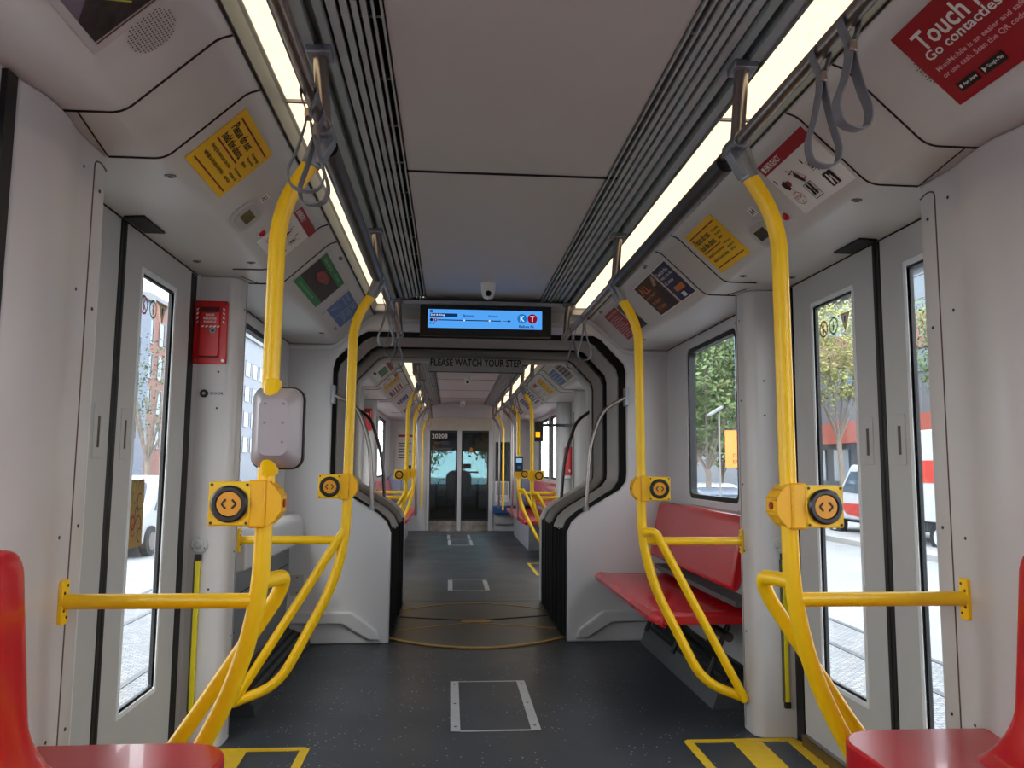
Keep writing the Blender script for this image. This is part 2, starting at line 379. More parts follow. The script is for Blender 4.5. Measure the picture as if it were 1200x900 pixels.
# near-side wall bays (flush with the pillars) reaching back past the camera
for sd_, nm in ((1, 'right'), (-1, 'left')):
    b = side_wall(sd_, 3.31, YE + .13, [W1])
    b2 = side_wall(sd_, Z1, 8.2, [WA]); b3 = side_wall(sd_, 9.45, ZB + .05, [WB, WC])
    b4 = side_wall(sd_, Y0, 1.60, [(-1.7, -0.15, .95, 1.80), (0.05, 1.56, .95, 1.80)], 1.10, 1.32)
    b5 = MB(); b5.box(sd_ * 1.315, sd_ * 1.335, 1.6, 3.31, 1.905, 2.26); b5.box(sd_ * 1.315, sd_ * 1.335, 8.2, 9.45, 1.905, 2.26); b5.box(sd_ * 1.30, sd_ * 1.335, 1.6, 2.05, 0, 1.905)
    for q in (b2, b3, b4, b5): b.add(q.v, q.f)
    struct(b.build('wall_' + nm, WALLM), 'light grey %s side wall of the cars with its window openings' % nm, 'wall')
    window(sd_, *W1, label='passenger window with black rubber edge beside the gangway, %s wall of the near car' % nm)
    window(sd_, 0.05, 1.56, .95, 1.80, 1.11, label='nearest passenger window at the %s edge, beside the near red seat' % nm)
    window(sd_, -1.7, -.15, .95, 1.80, 1.11, label='passenger window behind the viewer on the %s side' % nm)
    window(sd_, *WA, label='first %s window of the far car just past the gangway' % nm)
    window(sd_, *WB, label='%s window of the far car beyond its doors' % nm)
    window(sd_, *WC, label='last %s window of the far car before the cab' % nm)
b = MB(); b.box(-1.34, 1.34, Y0 - .05, Y0, 0, 2.26)
struct(b.build('wall_back', WALLM), 'light grey end wall of the near car behind the viewer', 'wall')

# gangway end panels: n-shaped, open at the floor
HALF = [(.57, 0), (.57, .69), (.60, .76), (.66, .815), (.925, .975), (.965, 1.03), (.97, 1.08), (.97, 1.75), (.955, 1.81), (.80, 1.975), (.75, 2.0)]
def contour(off=0.0, zmin=-1):
    pts = [(-x, z) for x, z in HALF] + [(x, z) for x, z in HALF[::-1]]
    n = len(pts); out = []
    for i in range(n):
        a, c = Vector(pts[max(i - 1, 0)]), Vector(pts[min(i + 1, n - 1)]); d = (c - a).normalized()
        out.append((pts[i][0] - d.y * off, pts[i][1] + d.x * off))
    return [p for p in out if p[1] >= zmin]
def end_panel(y0, y1):
    b = MB(); b.prism([(1.26, 0), (1.26, 2.24), (-1.26, 2.24), (-1.26, 0)] + contour(), 'y', y0, y1); return b
struct(end_panel(YE, G0 + .005).build('wall_gangway', WALLM, bevel=.012, seg=3), 'light grey end panel of the near car framing the gangway opening', 'wall')
struct(end_panel(G1, Z1).build('wall_far', WALLM, bevel=.01), 'light grey end panel of the far car around the gangway', 'wall')
# raised border of the cove lining where it meets the end panel, and header strip
b = MB(); 
for sd_ in (1, -1):
    b.tube(fillet([(sd_ * .69, YE - .005, 2.10), (sd_ * .735, YE - .005, 2.085), (sd_ * .965, YE - .005, 1.885), (sd_ * 1.25, YE - .005, 1.885)], .05), .018, 8)
b.box(-.62, .60, 4.97, YE, 2.150, 2.175); b.box(-.60, .60, 5.02, YE, 2.05, 2.058)
struct(b.build(trim_name(), WALLM, bevel=.003), 'light grey raised border above the gangway opening', 'trim')
# embossed kick guards low on the end panel
for sd_, nm in ((1, 'right'), (-1, 'left')):
    b = MB(); P_ = [(sd_ * .62, .025), (sd_ * .645, .085), (sd_ * .80, .20), (sd_ * 1.24, .205), (sd_ * 1.24, .13), (sd_ * .86, .125), (sd_ * .70, .03)]
    b.prism(P_, 'y', YE - .028, YE + .01)
    struct(b.build(trim_name(), WALLM, bevel=.012, seg=3), 'embossed grey kick guard low on the end panel, %s of the gangway' % nm, 'kick guard')
b = MB(); b.M = frame((-1.19, YE - .001, .305), (1, 0, 0), (0, 0, 1)); b.box(0, .082, 0, .125, 0, .008)
o = tag(b.build('outlet_plate', mat('plate_grey', (176, 176, 174), .4), bevel=.003), 'small grey blank plate low on the end panel left of the gangway', 'plate')
for z in (.012, .107):
    b = MB(); b.M = frame((-1.19, YE - .001, .305), (1, 0, 0), (0, 0, 1)); b.disc((.041, z + .003, .008), (0, 0, 1), .004, .002, 8); b.build('screw', SCREWM, o)

# ------------------------------------------------------------------ gangway
root = thing('gangway_bellows', 'black folded bellows with grey inner frames joining the two cars', 'bellows', (0, 5.9, 0))
def loft(y_offs, zmin=-1, close_t=None):
    b = MB(); rows = []
    for y, off in y_offs:
        c = contour(off, zmin); rows.append([(x, y, max(z, 0.0) if zmin < 0 else z) for x, z in c])
    n = len(rows[0]); vs_ = [p for r in rows for p in r]; fs = []
    for i in range(len(rows) - 1):
        for k in range(n - 1): fs.append((i * n + k, i * n + k + 1, (i + 1) * n + k + 1, (i + 1) * n + k))
    b.add(vs_, fs); return b
ys, rows = G0 - .02, []
k = 0; y = G0 - .03
while y < G1 + .01:
    rows.append((y, (0.010 if k % 2 else 0.062))); y += .034; k += 1
loft(rows).build('folded_fabric', mat('bellows_fabric', (13, 12, 13), .8, var=.3, scale=30), root)
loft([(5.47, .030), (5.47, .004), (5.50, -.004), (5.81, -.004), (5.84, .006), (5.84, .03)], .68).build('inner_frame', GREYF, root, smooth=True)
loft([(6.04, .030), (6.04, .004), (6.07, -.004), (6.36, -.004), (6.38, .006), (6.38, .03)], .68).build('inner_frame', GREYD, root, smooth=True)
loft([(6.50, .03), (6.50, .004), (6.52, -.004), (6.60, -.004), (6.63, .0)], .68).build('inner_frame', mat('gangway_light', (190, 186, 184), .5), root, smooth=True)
# hanging ragged lower edge of the lower bellows
b = MB()
for sd_ in (1, -1):
    yy = G0; b = MB()
    while yy < G1:
        b.prism([(yy, .0), (yy + .012, .0), (yy + .016, .70), (yy - .004, .70)], 'x', sd_ * (.565 + random.uniform(0, .016)), sd_ * .605); yy += .034
    b.build('lower_fold', mat('bellows_fabric', (24, 23, 24)), root)

# floor plates and brass arcs
def arc_pts(x0, x1, ya, ym, n=24):
    out = []
    for k in range(n + 1):
        t = k / n; x = x0 + (x1 - x0) * t; out.append((x, ya + (ym - ya) * (1 - (2 * t - 1) ** 2)))
    return out
def strip(mb, pts, wd, z0, z1):
    for (xa, ya), (xb, yb) in zip(pts, pts[1:]):
        L = math.hypot(xb - xa, yb - ya); nx, ny = -(yb - ya) / L * wd / 2, (xb - xa) / L * wd / 2
        mb.prism([(xa + nx, ya + ny), (xa - nx, ya - ny), (xb - nx, yb - ny), (xb + nx, yb + ny)], 'z', z0, z1)
root = thing('gangway_floor_plate', 'worn grey turntable floor plates with brass edge strips inside the gangway', 'floor plate', (0, 5.8, 0))
GPL = mat('gangway_plate', (76, 74, 72), .38, var=.12, scale=5)
b = MB(); b.prism(arc_pts(-.56, .56, 5.29, 5.01) + arc_pts(.545, -.545, 6.30, 6.57), 'z', 0, .004); b.build('plate', GPL, root)
b = MB(); strip(b, arc_pts(-.585, .585, 5.30, 5.0), .034, .003, .009); b.build('brass_strip', BRASS, root)
b = MB(); strip(b, arc_pts(-.55, .55, 6.30, 6.57), .026, .003, .008); b.build('brass_strip', BRASS, root)
b = MB(); strip(b, [(-.55, 5.525), (-.04, 5.78)], .02, .004, .007); strip(b, [(.55, 5.57), (.03, 5.76)], .02, .004, .007); b.build('brass_strip', BRASS, root)
b = MB(); strip(b, [(-.55, 6.02), (-.08, 5.872)], .026, .004, .008); strip(b, [(.55, 6.04), (.09, 5.885)], .026, .004, .008); b.build('dark_strip', mat('strip_dark', (32, 26, 22), .5), root)
b = MB(); strip(b, [(-.10, 5.83), (.11, 5.84)], .10, .004, .0075); b.build('centre_strip', BRASS, root)

# gangway grab bars
def curved_bar(sd_, y, pts, m, label):
    root = thing('gangway_grab_bar', label, 'grab bar', (sd_ * pts[-1][0], y, pts[-1][1]), 'curved grab bars at the gangway')
    P3 = fillet([(sd_ * x, y, z) for x, z in pts], .22, 8)
    b = MB(); b.tube(P3, .0135, 12); b.build('bar', m, root, smooth=True)
    b = MB(); b.box(sd_ * (pts[0][0] - .012), sd_ * (pts[0][0] + .012), y - .02, y + .05, pts[0][1] - .06, pts[0][1] + .06); b.build('hinge_plate', CAST, root, bevel=.003)
    b = MB(); x, z = pts[-1]; b.disc((sd_ * x, y, z - .012), (0, 0, 1), .022, .022, 14); b.build('foot_flange', CAST, root, smooth=True)
near_pts = [(.962, 1.585), (.80, 1.50), (.715, 1.27), (.69, .850)]
far_pts = [(.984, 1.594), (.86, 1.51), (.755, 1.20), (.73, .85)]
curved_bar(1, 5.12, near_pts, STEEL, 'bright steel curved grab bar on the near right edge of the gangway')
curved_bar(-1, 5.12, [(.957, 1.573)] + near_pts[1:], STEEL, 'bright steel curved grab bar on the near left edge of the gangway')
curved_bar(1, 6.56, far_pts, DSTEEL, 'dark curved grab bar on the far right edge of the gangway')
curved_bar(-1, 6.56, far_pts, DSTEEL, 'dark curved grab bar on the far left edge of the gangway')

# ------------------------------------------------------------------ ceiling: vents, lights, channels
def vents(y0, y1, car):
    for sd_, nm in ((1, 'right'), (-1, 'left')):
        root = thing('air_vent', 'long grey louvred air vent beside the %s row of lights, %s car' % (nm, car), 'vent', (sd_ * .45, (y0 + y1) / 2, 2.2), 'ceiling air vents')
        b = MB(); b.box(sd_ * .374, sd_ * .545, y0, y1, 2.236, 2.25); b.build('backing', DARK, root)
        b = MB()
        for x, wd, z in ((.376, .006, 2.200), (.396, .007, 2.198), (.413, .014, 2.194), (.435, .014, 2.192), (.457, .017, 2.188), (.483, .021, 2.182)):
            b.prism([(sd_ * x, z), (sd_ * (x + wd), z), (sd_ * (x + wd + .006), 2.235), (sd_ * (x + .004), 2.235)], 'y', y0, y1)
        b.build('louvre', FIN, root)
        b = MB(); y = y0 + .1
        while y < y1: b.box(sd_ * .376, sd_ * .50, y, y + .004, 2.206, 2.212); y += .31
        b.build('cross_wire', FIN, root)
        b = MB(); b.box(sd_ * .512, sd_ * .532, y0, y1, 2.170, 2.25); b.box(sd_ * .556, sd_ * .588, y0, y1, 2.166, 2.25); b.box(sd_ * .532, sd_ * .556, y0, y1, 2.205, 2.25)
        b.build('mounting_channel', GMETAL, root)
vents(Y0, YE, 'near'); vents(Z1, ZB, 'far')
def light_strip(sd_, y0, y1, label):
    root = thing('ceiling_light', label, 'light', (sd_ * .635, (y0 + y1) / 2, 2.15), 'warm white ceiling light strips')
    b = MB(); b.prism([(sd_ * .592, 2.164), (sd_ * .684, 2.164), (sd_ * .684, 2.19), (sd_ * .592, 2.19)], 'y', y0 + .006, y1 - .006); b.build('diffuser', LIGHTM, root)
    b = MB(); b.prism([(sd_ * .684, 2.158), (sd_ * .690, 2.150), (sd_ * .7045, 2.105), (sd_ * .7065, 2.118), (sd_ * .70, 2.20), (sd_ * .684, 2.20)], 'y', y0, y1)
    b.box(sd_ * .588, sd_ * .592, y0, y1, 2.158, 2.20); b.build('housing', mat('light_housing', (104, 114, 116), .5), root)
    b = MB(); b.box(sd_ * .586, sd_ * .69, y1 - .006, y1 + .006, 2.156, 2.17); b.build('joint_cover', CAST, root)
for sd_, nm in ((1, 'right'), (-1, 'left')):
    light_strip(sd_, Y0, 2.205, 'nearest warm white ceiling light strip on the %s' % nm)
    light_strip(sd_, 2.205, YE - .09, 'second warm white ceiling light strip on the %s, ending at the gangway' % nm)
    light_strip(sd_, Z1, 9.1, 'first light strip of the far car on the %s' % nm)
    light_strip(sd_, 9.1, 11.5, 'middle light strip of the far car on the %s' % nm)
    light_strip(sd_, 11.5, ZB, 'last light strip of the far car on the %s, before the cab' % nm)
b = MB()
for y in (YE - .09,):
    for sd_ in (1, -1): b.box(sd_ * .588, sd_ * .705, y, YE, 2.12, 2.2)
struct(b.build(trim_name(), WALLM), 'light grey end caps of the light troughs at the gangway', 'trim')

# ------------------------------------------------------------------ overhead handrails and stanchions
def stanchion(mb_tube, mb_brk, sd_, y):
    mb_tube.tube([(sd_ * .545, y, 2.165), (sd_ * .528, y, 1.955)], .0185, 12)
    mb_brk.box(sd_ * .515, sd_ * .578, y - .03, y + .03, 2.148, 2.172)
def handrail(sd_, y0, y1, posts, label):
    root = thing('overhead_handrail', label, 'handrail', (sd_ * .525, (y0 + y1) / 2, 1.95), 'steel handrails under the ceiling')
    b = MB(); b.tube([(sd_ * .525, y0, 1.95), (sd_ * .525, y1, 1.95)], .0165, 14); b.build('rail', STEEL, root, smooth=True)
    if y0 < 0:
        b = MB(); b.tube([(sd_ * .527, 1.985, 1.936), (sd_ * .527, 3.35, 1.936)], .0265, 16); b.build('black_sleeve', mat('sleeve_black', (40, 40, 43), .35, var=.1), root, smooth=True)
    for y in posts:
        t, k = MB(), MB(); stanchion(t, k, sd_, y); t.build('stanchion', STEEL, root, smooth=True); k.build('ceiling_bracket', CAST, root, bevel=.004)
        b = MB(); b.tube([(sd_ * .525, y - .03, 1.95), (sd_ * .525, y + .03, 1.95)], .0225, 12); b.build('collar', CAST, root, smooth=True)
for sd_, nm in ((1, 'right'), (-1, 'left')):
    handrail(sd_, -1.9, 4.96, (-1.7, 4.94), 'brushed steel overhead handrail along the %s side of the near car' % nm)
    handrail(sd_, 7.0, 13.6, (7.05, 11.2, 12.6, 13.55), 'brushed steel overhead handrail along the %s side of the far car' % nm)

# ------------------------------------------------------------------ yellow grab poles with door buttons
def chevrons(mb, cx, cz, y, s):
    for d in (-1, 1):
        for e in (-1, 1):
            x0, z0_, x1, z1_ = cx + d * s * .55, cz + e * s * .8, cx + d * s * 1.25, cz
            L = math.hypot(x1 - x0, z1_ - z0_); nx, nz = -(z1_ - z0_) / L * s * .16, (x1 - x0) / L * s * .16
            mb.prism([(x0 + nx, z0_ + nz), (x0 - nx, z0_ - nz), (x1 - nx, z1_ - nz), (x1 + nx, z1_ + nz)], 'y', y - .0015, y)
def grab_pole(sd_, Y, near, label, reader=False, curvy=False):
    S = sd_
    root = thing('grab_pole', label, 'grab pole', (S * .64, Y, .1), 'yellow grab poles beside the doors')
    P3 = fillet([(S * .536, Y, 1.905), (S * .61, Y, 1.785), (S * .633, Y, 1.70), (S * .640, Y, .70), (S * .90, Y, .205), (S * 1.085, Y, .135)], [0, .06, .16, .22, .16, 0], 9)
    b = MB(); b.tube(P3, .0205, 32); b.build('pole', YELLOW, root, smooth=True)
    if near: L2 = fillet([(S * .64, Y, .845), (S * .603, Y + .10, .845), (S * .625, Y + .11, .79), (S * .87, Y + .09, .41), (S * 1.085, Y + .03, .135)], [0, .03, .05, .2, 0], 8)
    elif curvy: L2 = fillet([(S * .64, Y - .015, .84), (S * .69, Y - .035, .845), (S * 1.08, Y - .02, .13)], [0, .07, 0], 8)
    else: L2 = fillet([(S * .64, Y, .85), (S * .66, Y - .012, .82), (S * 1.08, Y - .008, .135)], [0, .03, 0], 4)
    b = MB(); b.tube(L2, .0185, 28); b.build('diagonal_brace', YELLOW, root, smooth=True)
    b = MB(); b.tube([(S * .64, Y, .802), (S * 1.085, Y, .802)], .0175, 28); b.build('cross_bar', YELLOW, root, smooth=True)
    b = MB(); b.prism(rrect(Y - .016, Y + .016, .750, .852, .008, 3), 'x', S * 1.079, S * 1.0895); wp = b.build('wall_plate', YELLOW, root, bevel=.0015)
    for zz in (.766, .782, .822, .838):
        b = MB(); b.disc((S * 1.079, Y + (.007 if zz in (.766, .838) else -.007), zz), (-S, 0, 0), .0035, .0015, 8); b.build('screw', SCREWM, wp)
    t, k = MB(), MB(); stanchion(t, k, S, Y); t.build('stanchion', STEEL, root, smooth=True); k.build('ceiling_bracket', CAST, root, bevel=.004)
    b = MB(); b.tube([(S * .525, Y - .045, 1.95), (S * .525, Y + .045, 1.95)], .0235, 14); b.prism([(S * .515, 1.965), (S * .548, 1.955), (S * .574, 1.878), (S * .535, 1.862), (S * .500, 1.925)], 'y', Y - .02, Y + .02)
    b.tube([(S * .528, Y, 1.94), (S * .560, Y, 1.862)], .0235, 14); b.build('rail_clamp', CAST, root, bevel=.002)
    # door push button
    z = 1.029; yb = Y - .022; cx = .707
    b = MB(); hub = f2([(.665, z + .052), (.622, z + .052), (.607, z + .038), (.594, z + .018), (.594, z - .018), (.607, z - .038), (.622, z - .052), (.665, z - .052)], .0, 1)
    b.prism([(S * x, zz) for x, zz in hub], 'y', Y - .034, Y + .034); b.prism([(S * .628, z - .056), (S * .668, z - .056), (S * .668, z + .056), (S * .628, z + .056)], 'y', Y - .04, Y + .036)
    b.build('button_housing', YELLOW2, root, bevel=.006, seg=3)
    b = MB(); b.box(S * .662, S * .757, yb - .022, yb + .045, z - .051, z + .051); bx = b.build('button_box', YELLOW, root, bevel=.004)
    for dx in (-.04, .04):
        for dz in (-.044, .044):
            b = MB(); b.disc((S * (cx + .002) + dx, yb - .022, z + dz), (0, -1, 0), .0035, .0015, 8); b.build('screw', SCREWM, bx)
    b = MB(); b.lathe([(.042, 0), (.043, .008), (.038, .014), (.031, .014), (.027, .006)], (S * cx, yb - .022, z), (0, -1, 0), 28); b.build('button_ring', mat('button_black', (26, 26, 30), .3), bx, smooth=True)
    b = MB(); b.disc((S * cx, yb - .028, z), (0, -1, 0), .028, .004, 24); bt = b.build('push_button', ORANGE if False else mat('button_amber', (232, 160, 30), .4), bx, smooth=False)
    b = MB(); chevrons(b, S * cx, z, yb - .0325, .013); b.build('arrow_symbol', BLACK, bt)
    b = MB(); b.disc((S * .594, Y, z), (-S, 0, 0), .010, .003, 12); b.build('signal_lens', mat('lens_red', (150, 20, 20), .3), root)
    return root
NEARY = 1.905
pR = grab_pole(1, NEARY, True, 'nearest yellow grab pole on the right, with round black-ringed door button')
pL = grab_pole(-1, 1.93, True, 'nearest yellow grab pole on the left, carrying the grey card reader')
fR = grab_pole(1, 3.42, False, 'yellow grab pole beside the red bench right of the gangway', curvy=True)
fL = grab_pole(-1, 3.46, False, 'yellow grab pole left of the gangway, past the left door')
dup(fR, (0, 8.05 - 3.42, 0), 'first yellow grab pole on the right inside the far car')
dup(fL, (0, 8.05 - 3.46, 0), 'first yellow grab pole on the left inside the far car')
dup(fR, (0, 9.62 - 3.42, 0), 'second yellow grab pole on the right inside the far car, by the ticket reader')
dup(fL, (0, 9.62 - 3.46, 0), 'second yellow grab pole on the left inside the far car')
# plain yellow and steel poles farther along
def plain_pole(x, y, m, label, bent=True):
    root = thing('vertical_pole', label, 'pole', (x, y, .4), 'plain poles near the cab'); s = 1 if x > 0 else -1
    b = MB(); b.tube(fillet([(s * .53, y, 1.95), (x, y, 1.78), (x, y, .42)], .15, 6), .018, 10); b.build('pole', m, root, smooth=True)
    b = MB(); b.disc((s * .53, y, 1.925), (0, 0, 1), .028, .05, 12); b.build('clamp', CAST, root)
plain_pole(.66, 12.75, YELLOW, 'yellow pole beside the cab doors on the right')
plain_pole(.69, 11.25, STEEL, 'steel pole over the far right red bench')
plain_pole(-.67, 11.25, STEEL, 'steel pole over the far left red bench')
plain_pole(.70, 10.5, STEEL, 'steel pole at the near end of the far right bench')
plain_pole(.64, 13.45, STEEL, 'steel pole nearest the cab on the right')
plain_pole(-.66, 13.3, YELLOW, 'yellow pole nearest the cab on the left')

# card reader on the near-left pole (seen from its back)
root = thing('card_reader', 'rounded grey card reader clamped to the nearest left yellow pole', 'card reader', (-.613, 1.93, 1.11))
SHELL = mat('reader_shell', (164, 156, 160), .3, var=.02)
b = MB()
sec = []
for k in range(13):
    t = k / 12; a = (t - .5) * 2
    zz = 1.2075 + a * .092; yb_ = 1.893 - .030 * (1 - abs(a) ** 6) ; sec.append((zz, yb_))
vs_, fs = [], []; o_, n_ = rrect(-.058, .058, -.096, .096, .026, 6), None
o_ = rrect(-.058, .058, -.096, .096, .028, 6); m_ = rrect(-.056, .056, -.094, .094, .027, 6); i_ = rrect(-.034, .034, -.066, .066, .02, 6)
n_ = len(o_); rings = [(o_, 1.965), (o_, 1.925), (m_, 1.905), (i_, 1.872)]
for pts, yy in rings: vs_ += [(-.613 + x, yy, 1.2075 + z) for x, z in pts]
for r_ in range(3):
    for k in range(n_): fs.append((r_ * n_ + k, (r_ + 1) * n_ + k, (r_ + 1) * n_ + (k + 1) % n_, r_ * n_ + (k + 1) % n_))
fs += [tuple(range(3 * n_, 4 * n_))[::-1], tuple(range(n_))]
b.add(vs_, fs); b.build('shell', SHELL, root, smooth=True)
b = MB(); b.prism([(-.613 + x, 1.2075 + z) for x, z in rrect(-.061, .061, -.099, .099, .03, 6)], 'y', 1.925, 1.945); b.build('black_edge', RUBBER, root)
b = MB()
for x, z in ((-.02, .055), (.022, .055), (.022, .01), (.022, -.035), (-.02, .01)): b.disc((-.613 + x, 1.8725, 1.2075 + z), (0, -1, 0), .003, .0012, 8)
b.build('screw_row', mat('screw_pale', (120, 110, 112), .4), root)
b = MB(); b.prism([(-.613 + x, 1.2075 + z) for x, z in rrect(-.045, .045, -.08, .08, .02, 4)], 'y', 1.965, 1.968); b.build('reader_face', RUBBER, root)
for za, zb in ((1.262, 1.318), (1.153, 1.100)):
    b = MB(); b.tube([(-.6265, 1.898, za), (-.6265, 1.916, zb)], .0212, 14); b.build('pole_socket', YELLOW, root, smooth=True)

# ------------------------------------------------------------------ hanging straps
def strap(sd_, y, length, wd, tw, label):
    x0 = sd_ * .525; root = thing('hanging_strap', label, 'strap', (x0, y, 1.95 - length), 'grey hanging straps')
    half = .0105; top = 1.95
    # loop around the rail, neck, teardrop
    path = []
    for k in range(9):
        a = math.radians(-60 + 300 * k / 8); path.append((.0205 * math.sin(a + PI) * 1.0, .0205 * -math.cos(a + PI)))
    L = length
    left = [(.020, 0), (.016, -.022), (.005, -.045), (.004, -.075), (wd * .5, -.075 - (L - .075) * .40), (wd * 1.02, -L + wd * 1.15), (wd * .80, -L + wd * .22), (0, -L)]
    pr = [(-x, z) for x, z in left[::-1]]
    full = [(0, .0205)] + left + pr[1:] + [(0, .0205)]
    pts = fillet([(x, 0, z) for x, z in full], .03, 5); vs_, fs = [], []
    ca, sa = math.cos(tw), math.sin(tw); n = len(pts); T = .0016
    for i, p in enumerate(pts):
        a, c = pts[max(i - 1, 0)], pts[min(i + 1, n - 1)]; d = (c - a); d = Vector((d.x, 0, d.z)).normalized() if d.length > 1e-9 else Vector((1, 0, 0)); nn = Vector((-d.z, 0, d.x))
        k_ = min(1, max(0, (-p.z - .02) / .05)); cc, ss = math.cos(tw * k_), math.sin(tw * k_)
        for hy, ht in ((-half, -T), (half, -T), (half, T), (-half, T)):
            q = p + nn * ht; yy = hy
            vs_.append((x0 + q.x * cc - yy * ss, y + q.x * ss + yy * cc, top + q.z))
    for i in range(n - 1):
        for k in range(4): fs.append((i * 4 + k, i * 4 + (k + 1) % 4, (i + 1) * 4 + (k + 1) % 4, (i + 1) * 4 + k))
    b = MB(); b.add(vs_, fs); b.build('loop', STRAPM, root, smooth=True)
    b = MB(); b.box(x0 - .007, x0 + .007, y - .0135, y + .0135, 1.95 - .068, 1.95 - .046); b.build('buckle', STEEL, root, bevel=.003)
    return root
strap(1, 1.325, .215, .040, .28, 'rightmost grey strap loop hanging near the red ad at the top right')
strap(1, 1.44, .240, .036, .12, 'second grey strap loop from the top right, over the emergency sign')
strap(-1, 1.70, .235, .040, .15, 'front grey strap loop at the nearest left pole clamp')
strap(-1, 1.80, .232, .036, -.2, 'rear grey strap loop of the pair at the nearest left pole clamp')
strap(-1, 3.87, .25, .042, .5, 'first strap loop of the three left of the display screen')
strap(-1, 4.22, .25, .040, .1, 'middle strap loop of the three left of the display screen')
strap(-1, 4.72, .25, .040, -.3, 'strap loop nearest the gangway, left of the display screen')
strap(1, 4.22, .25, .040, -.5, 'strap loop right of the display screen, nearer the bench poster')
strap(1, 4.62, .25, .040, .2, 'strap loop nearest the gangway, right of the display screen')
q_ = 0
for sd_, nm in ((1, 'right'), (-1, 'left')):
    for y in (7.45, 8.6, 9.15, 10.4, 11.8):
        strap(sd_, y, .25, .04, random.uniform(-.5, .5), 'far car strap on the %s rail, %s' % (nm, {7.45: 'just past the gangway', 8.6: 'by the first door pole', 9.15: 'between the door poles', 10.4: 'over the bench start', 11.8: 'farthest toward the cab'}[y]))

# ------------------------------------------------------------------ door pillars
def pillar(sd_, poly, label, screws):
    b = MB(); b.prism([(sd_ * x, y) for x, y in poly], 'z', 0.0, 1.9035)
    o = struct(b.build(trim_name(), PILLARM, bevel=.008, seg=3), label, 'door pillar')
    for (x, y, z, ax) in screws:
        b = MB(); b.disc((sd_ * x, y, z), (sd_ * ax[0], ax[1], 0), .0045, .0015, 8); b.build('screw', SCREWM, o)
    return o
farpoly = f2([(1.287, 3.312), (1.118, 3.312), (1.09, 3.345), (1.09, 3.46), (1.13, 3.50), (1.287, 3.58)], [0, .02, .03, .08, .06, 0], 5)
nearpoly = f2([(1.262, 2.045), (1.115, 2.045), (1.09, 2.025), (1.089, 1.87), (1.070, 1.78), (1.066, 1.70), (1.088, 1.605), (1.262, 1.60)], [0, .01, .02, .06, .05, .05, .01, 0], 6)
def mir(poly, c): return [(x, 2 * c - y) for x, y in poly]
for sd_, nm in ((1, 'right'), (-1, 'left')):
    scr = [(1.0895, 3.40, z, (-1, 0)) for z in (.42, .76, 1.05, 1.42, 1.78)] + [(1.0895, 3.452, z, (-1, 0)) for z in (.42, .76, 1.05, 1.42, 1.78)] + [(1.16, 3.3115, z, (0, -1)) for z in (.62, 1.50, 1.35)]
    o = pillar(sd_, farpoly, 'light grey door pillar on the %s at the far side of the near door' % nm, scr)
    b = MB(); b.tube([(sd_ * 1.0895, 3.428, 0.02), (sd_ * 1.0895, 3.428, 1.90)], .0015, 5); b.build('joint_line', mat('joint_grey', (130, 124, 120), .6), o)
    scr = [(1.0895, 1.90, z, (-1, 0)) for z in (.50, .95, 1.53, 1.83)] + [(1.0895, 1.99, z, (-1, 0)) for z in (.50, .97, 1.50, 1.80)]
    o = pillar(sd_, nearpoly, 'light grey door pillar on the %s at the near side of the near door' % nm, scr)
    b = MB(); b.tube(fillet([(sd_ * 1.0895, 1.955, .02), (sd_ * 1.0895, 1.955, 1.865), (sd_ * 1.0895, 1.985, 1.875), (sd_ * 1.0895, 2.02, 1.865)], .02, 4), .0022, 6); b.build('joint_line', mat('joint_brown', (96, 74, 68), .6), o)
    b = MB(); b.box(sd_ * 1.088, sd_ * 1.11, 1.562, 1.60, .02, 1.90)
    struct(b.build(trim_name(), RUBBER), 'black rubber strip between the nearest %s pillar and window' % nm, 'seal')
    b = MB(); b.box(sd_ * 1.30, sd_ * 1.315, 3.19, 3.311, 0, 1.9); b.box(sd_ * 1.264, sd_ * 1.30, 3.242, 3.311, 0, 1.9); b.box(sd_ * 1.262, sd_ * 1.31, 1.60, 1.935, 0, 1.9)
    struct(b.build(trim_name(), RUBBER), 'black rubber door edge seals of the %s doors' % nm, 'seal')
    # far car pillars
    p2 = [(x, y - 3.31 + 9.45) for x, y in farpoly]; pillar(sd_, p2, 'door pillar on the %s at the far side of the far car door' % nm, [])
    p3 = [(x, 8.2 - (y - 3.31)) for x, y in farpoly]; pillar(sd_, p3, 'door pillar on the %s of the far car just past the gangway' % nm, [])

